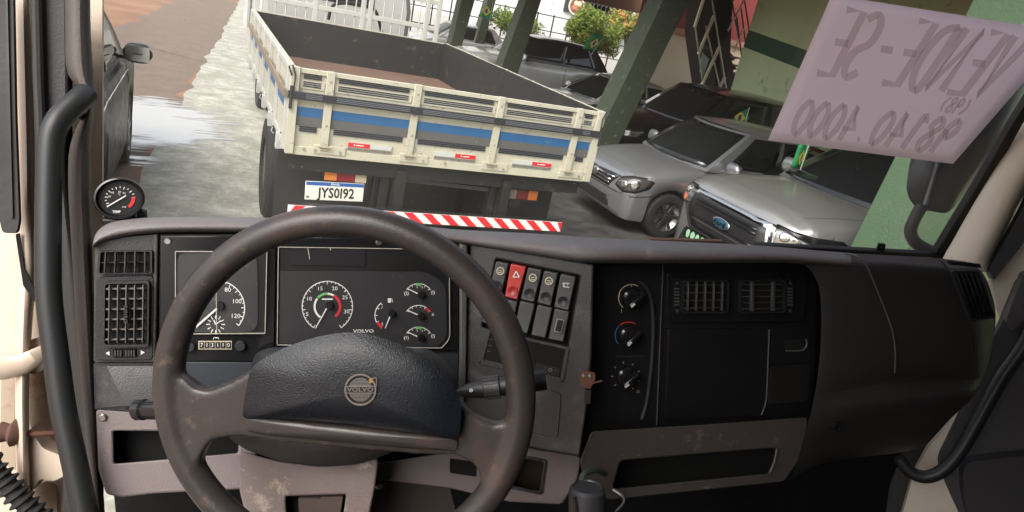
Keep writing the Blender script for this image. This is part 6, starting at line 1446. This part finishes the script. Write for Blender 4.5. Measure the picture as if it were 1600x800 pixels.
def bush(name, label, cat, c, rx, rz_, n, ls, m, trunk=True, flowers=0, group=None):
    root = thing(name, label, cat, (c[0], c[1], 0), group=group); mb = MB(); fl = MB(); rnd = random.Random(hash(label) % 1000 if False else len(label) * 7)
    cl = []
    for k in range(34):
        v = Vector((rnd.gauss(0, 1), rnd.gauss(0, 1), rnd.gauss(0, 1))).normalized() * (.35 + .6 * rnd.random()); cl.append(Vector((c[0] + v.x * rx, c[1] + v.y * rx, c[2] + v.z * rz_)))
    for k in range(n):
        q = rnd.choice(cl); v = Vector((rnd.gauss(0, 1), rnd.gauss(0, 1), rnd.gauss(0, 1))).normalized() * rx * .30 * rnd.random() ** .4
        p = q + v; s = ls * (.6 + .8 * rnd.random()); u = Vector((rnd.uniform(-1, 1), rnd.uniform(-1, 1), rnd.uniform(-1, 1))).normalized(); w_ = u.orthogonal().normalized()
        tgt = fl if (flowers and rnd.random() < flowers) else mb
        tgt.add([p - u * s, p + w_ * s * .45, p + u * s, p - w_ * s * .45], [(0, 1, 2, 3)])
    obj('crown', mb, m, root, smooth=0)
    if flowers: obj('flowers', fl, FL, root, smooth=0)
    if trunk:
        tb = MB(); tb.tube([Vector((c[0], c[1], 0)), Vector((c[0] + .05, c[1], c[2] * .5)), Vector((c[0], c[1], c[2]))], [.10, .08, .05], 8)
        for k in range(7): tb.tube([Vector((c[0] + .03, c[1], c[2] * .6 + k * .05)), (Vector(c) + cl[k]) / 2, cl[k]], [.045, .03, .012], 6)
        obj('trunk', tb, BARK, root)
YT = 24.0; plT = Pl((0, YT, 0), (0, -1, 0)); tc_ = plT.at(926, 52); te = plT.at(968, 52); tz = plT.at(926, 18); print('tree', tc_, te, tz)
bush('round_bush', 'round yellow-green bush in sunlight left of the front green pillar', 'tree', (tc_.x, YT, tc_.z), abs(te.x - tc_.x) * 1.02, abs(tz.z - tc_.z) * 1.05, 15000, .065, LF, flowers=.02)
p = Pl((0, 28.4, 0), (0, -1, 0)).at(985, 40); bush('flowering_hedge', 'green hedge with orange flowers behind the round bush', 'bush', (p.x, 28.4, p.z), 1.5, .45, 3000, .09, LF, flowers=.25)
p = Pl((0, 24.1, 0), (0, -1, 0)).at(800, 34); bush('low_shrub', 'low bright green shrub behind the brownish red sedan by the fence', 'bush', (p.x, 24.1, p.z), 1.1, .35, 3000, .06, LF)

# little pennants clipped to the cars
def flag(label, p, w_, h_, tilt, tri=False, lean=0):
    root = thing('car_flag', label, 'flag', p, group='green pennants clipped to parked cars')
    def Q(u, v, o=0):
        d = Vector((1, -.25, 0)).normalized(); z = Vector((lean, 0, 1)).normalized(); wv = .02 * math.sin(u * 6)
        return Vector(p) + d * ((u - .5) * w_) + z * (v * h_) + Vector((0, -1, 0)) * (o + wv) + Vector((0, 0, tilt * (u - .5) * w_))
    ol = [(0, 0), (1, 0), (1, 1), (0, 1)] if not tri else [(0, .05), (1, -.05), (1, .55), (.85, 1)]
    mb = MB(); n = 6; rows = []
    for j in range(n + 1):
        v = j / n; l0 = Vector(ol[0]).lerp(Vector(ol[3]), v); l1 = Vector(ol[1]).lerp(Vector(ol[2]), v); rows.append([Q(*(l0.lerp(l1, i / n))) for i in range(n + 1)])
    mb.grid(rows); obj('cloth', mb, mat('flag_green', (.02, .22, .07), .6, var=.15), root, solid=.004, smooth=70)
    c = Vector((.55, .45)); mb = MB(); mb.prism([Q(c.x - .32, c.y, .008), Q(c.x, c.y - .32, .008), Q(c.x + .32, c.y, .008), Q(c.x, c.y + .32, .008)], (0, -.002, 0)); obj('diamond', mb, mat('flag_yellow', (.75, .60, .05), .6), root)
    mb = MB(); mb.prism([Q(c.x + .13 * math.cos(t), c.y + .16 * math.sin(t), .013) for t in [k * math.pi / 8 for k in range(16)]], (0, -.002, 0)); obj('disc', mb, mat('flag_blue', (.02, .08, .35), .6), root)
    mb = MB(); mb.cyl(Q(.92, -.25), Q(.9, 1.05), .006, 6); obj('stick', mb, M['white'], root)
q = Pl((0, 8.72, 0), (0, -1, 0)).at(1150, 196); print('flag', q); flag('green pennant with yellow diamond above the silver hatchback roof', q, .36, .30, 0, True)
q = Pl((0, 5.62, 0), (0, -1, 0)).at(1245, 262); flag('green flag hanging on the dark red hatchback window, behind the pickup bonnet', q, .15, .27, .1)
q = Pl((0, 15.6, 0), (0, -1, 0)).at(920, 78); flag('green pennant on the black-roofed car before the round bush', q, .34, .45, 0, False, .5)
q = Pl((0, 19.0, 0), (0, -1, 0)).at(757, 28); flag('small green pennant on the brownish red sedan roof', q, .40, .42, 0, True)

# big wing mirror of our own cab, outside the windscreen
PMr = Pl(C(1.55, 1.55, -.3), c2w(Vector((-.25, 0, -1))))
mb = MB(); rings(mb, PMr, rp([(1422, 248), (1455, 190), (1530, 40), (1640, 60), (1560, 230), (1490, 325), (1478, 334), (1430, 326), (1415, 300)], 16), 0, .04, 6, back=.06)
mh = obj('wing_mirror', mb, mat('mirror_shell', (.035, .035, .037), .35, var=.2), cab, smooth=60)
mb = MB(); mb.tube(smooth_path([PMr.at(x, y, 0) for x, y in [(1440, 322), (1428, 345), (1423, 362), (1430, 378), (1448, 390), (1475, 400), (1520, 420)]]), .017, 12); obj('mirror_arm', mb, M['rubber'], mh)
mb = MB(); mb.tube([PMr.at(1470, 240, .04), PMr.at(1445, 320, .03)], .006, 8); obj('mirror_rib', mb, mat('rib_grey', (.10, .10, .11), .3), mh)
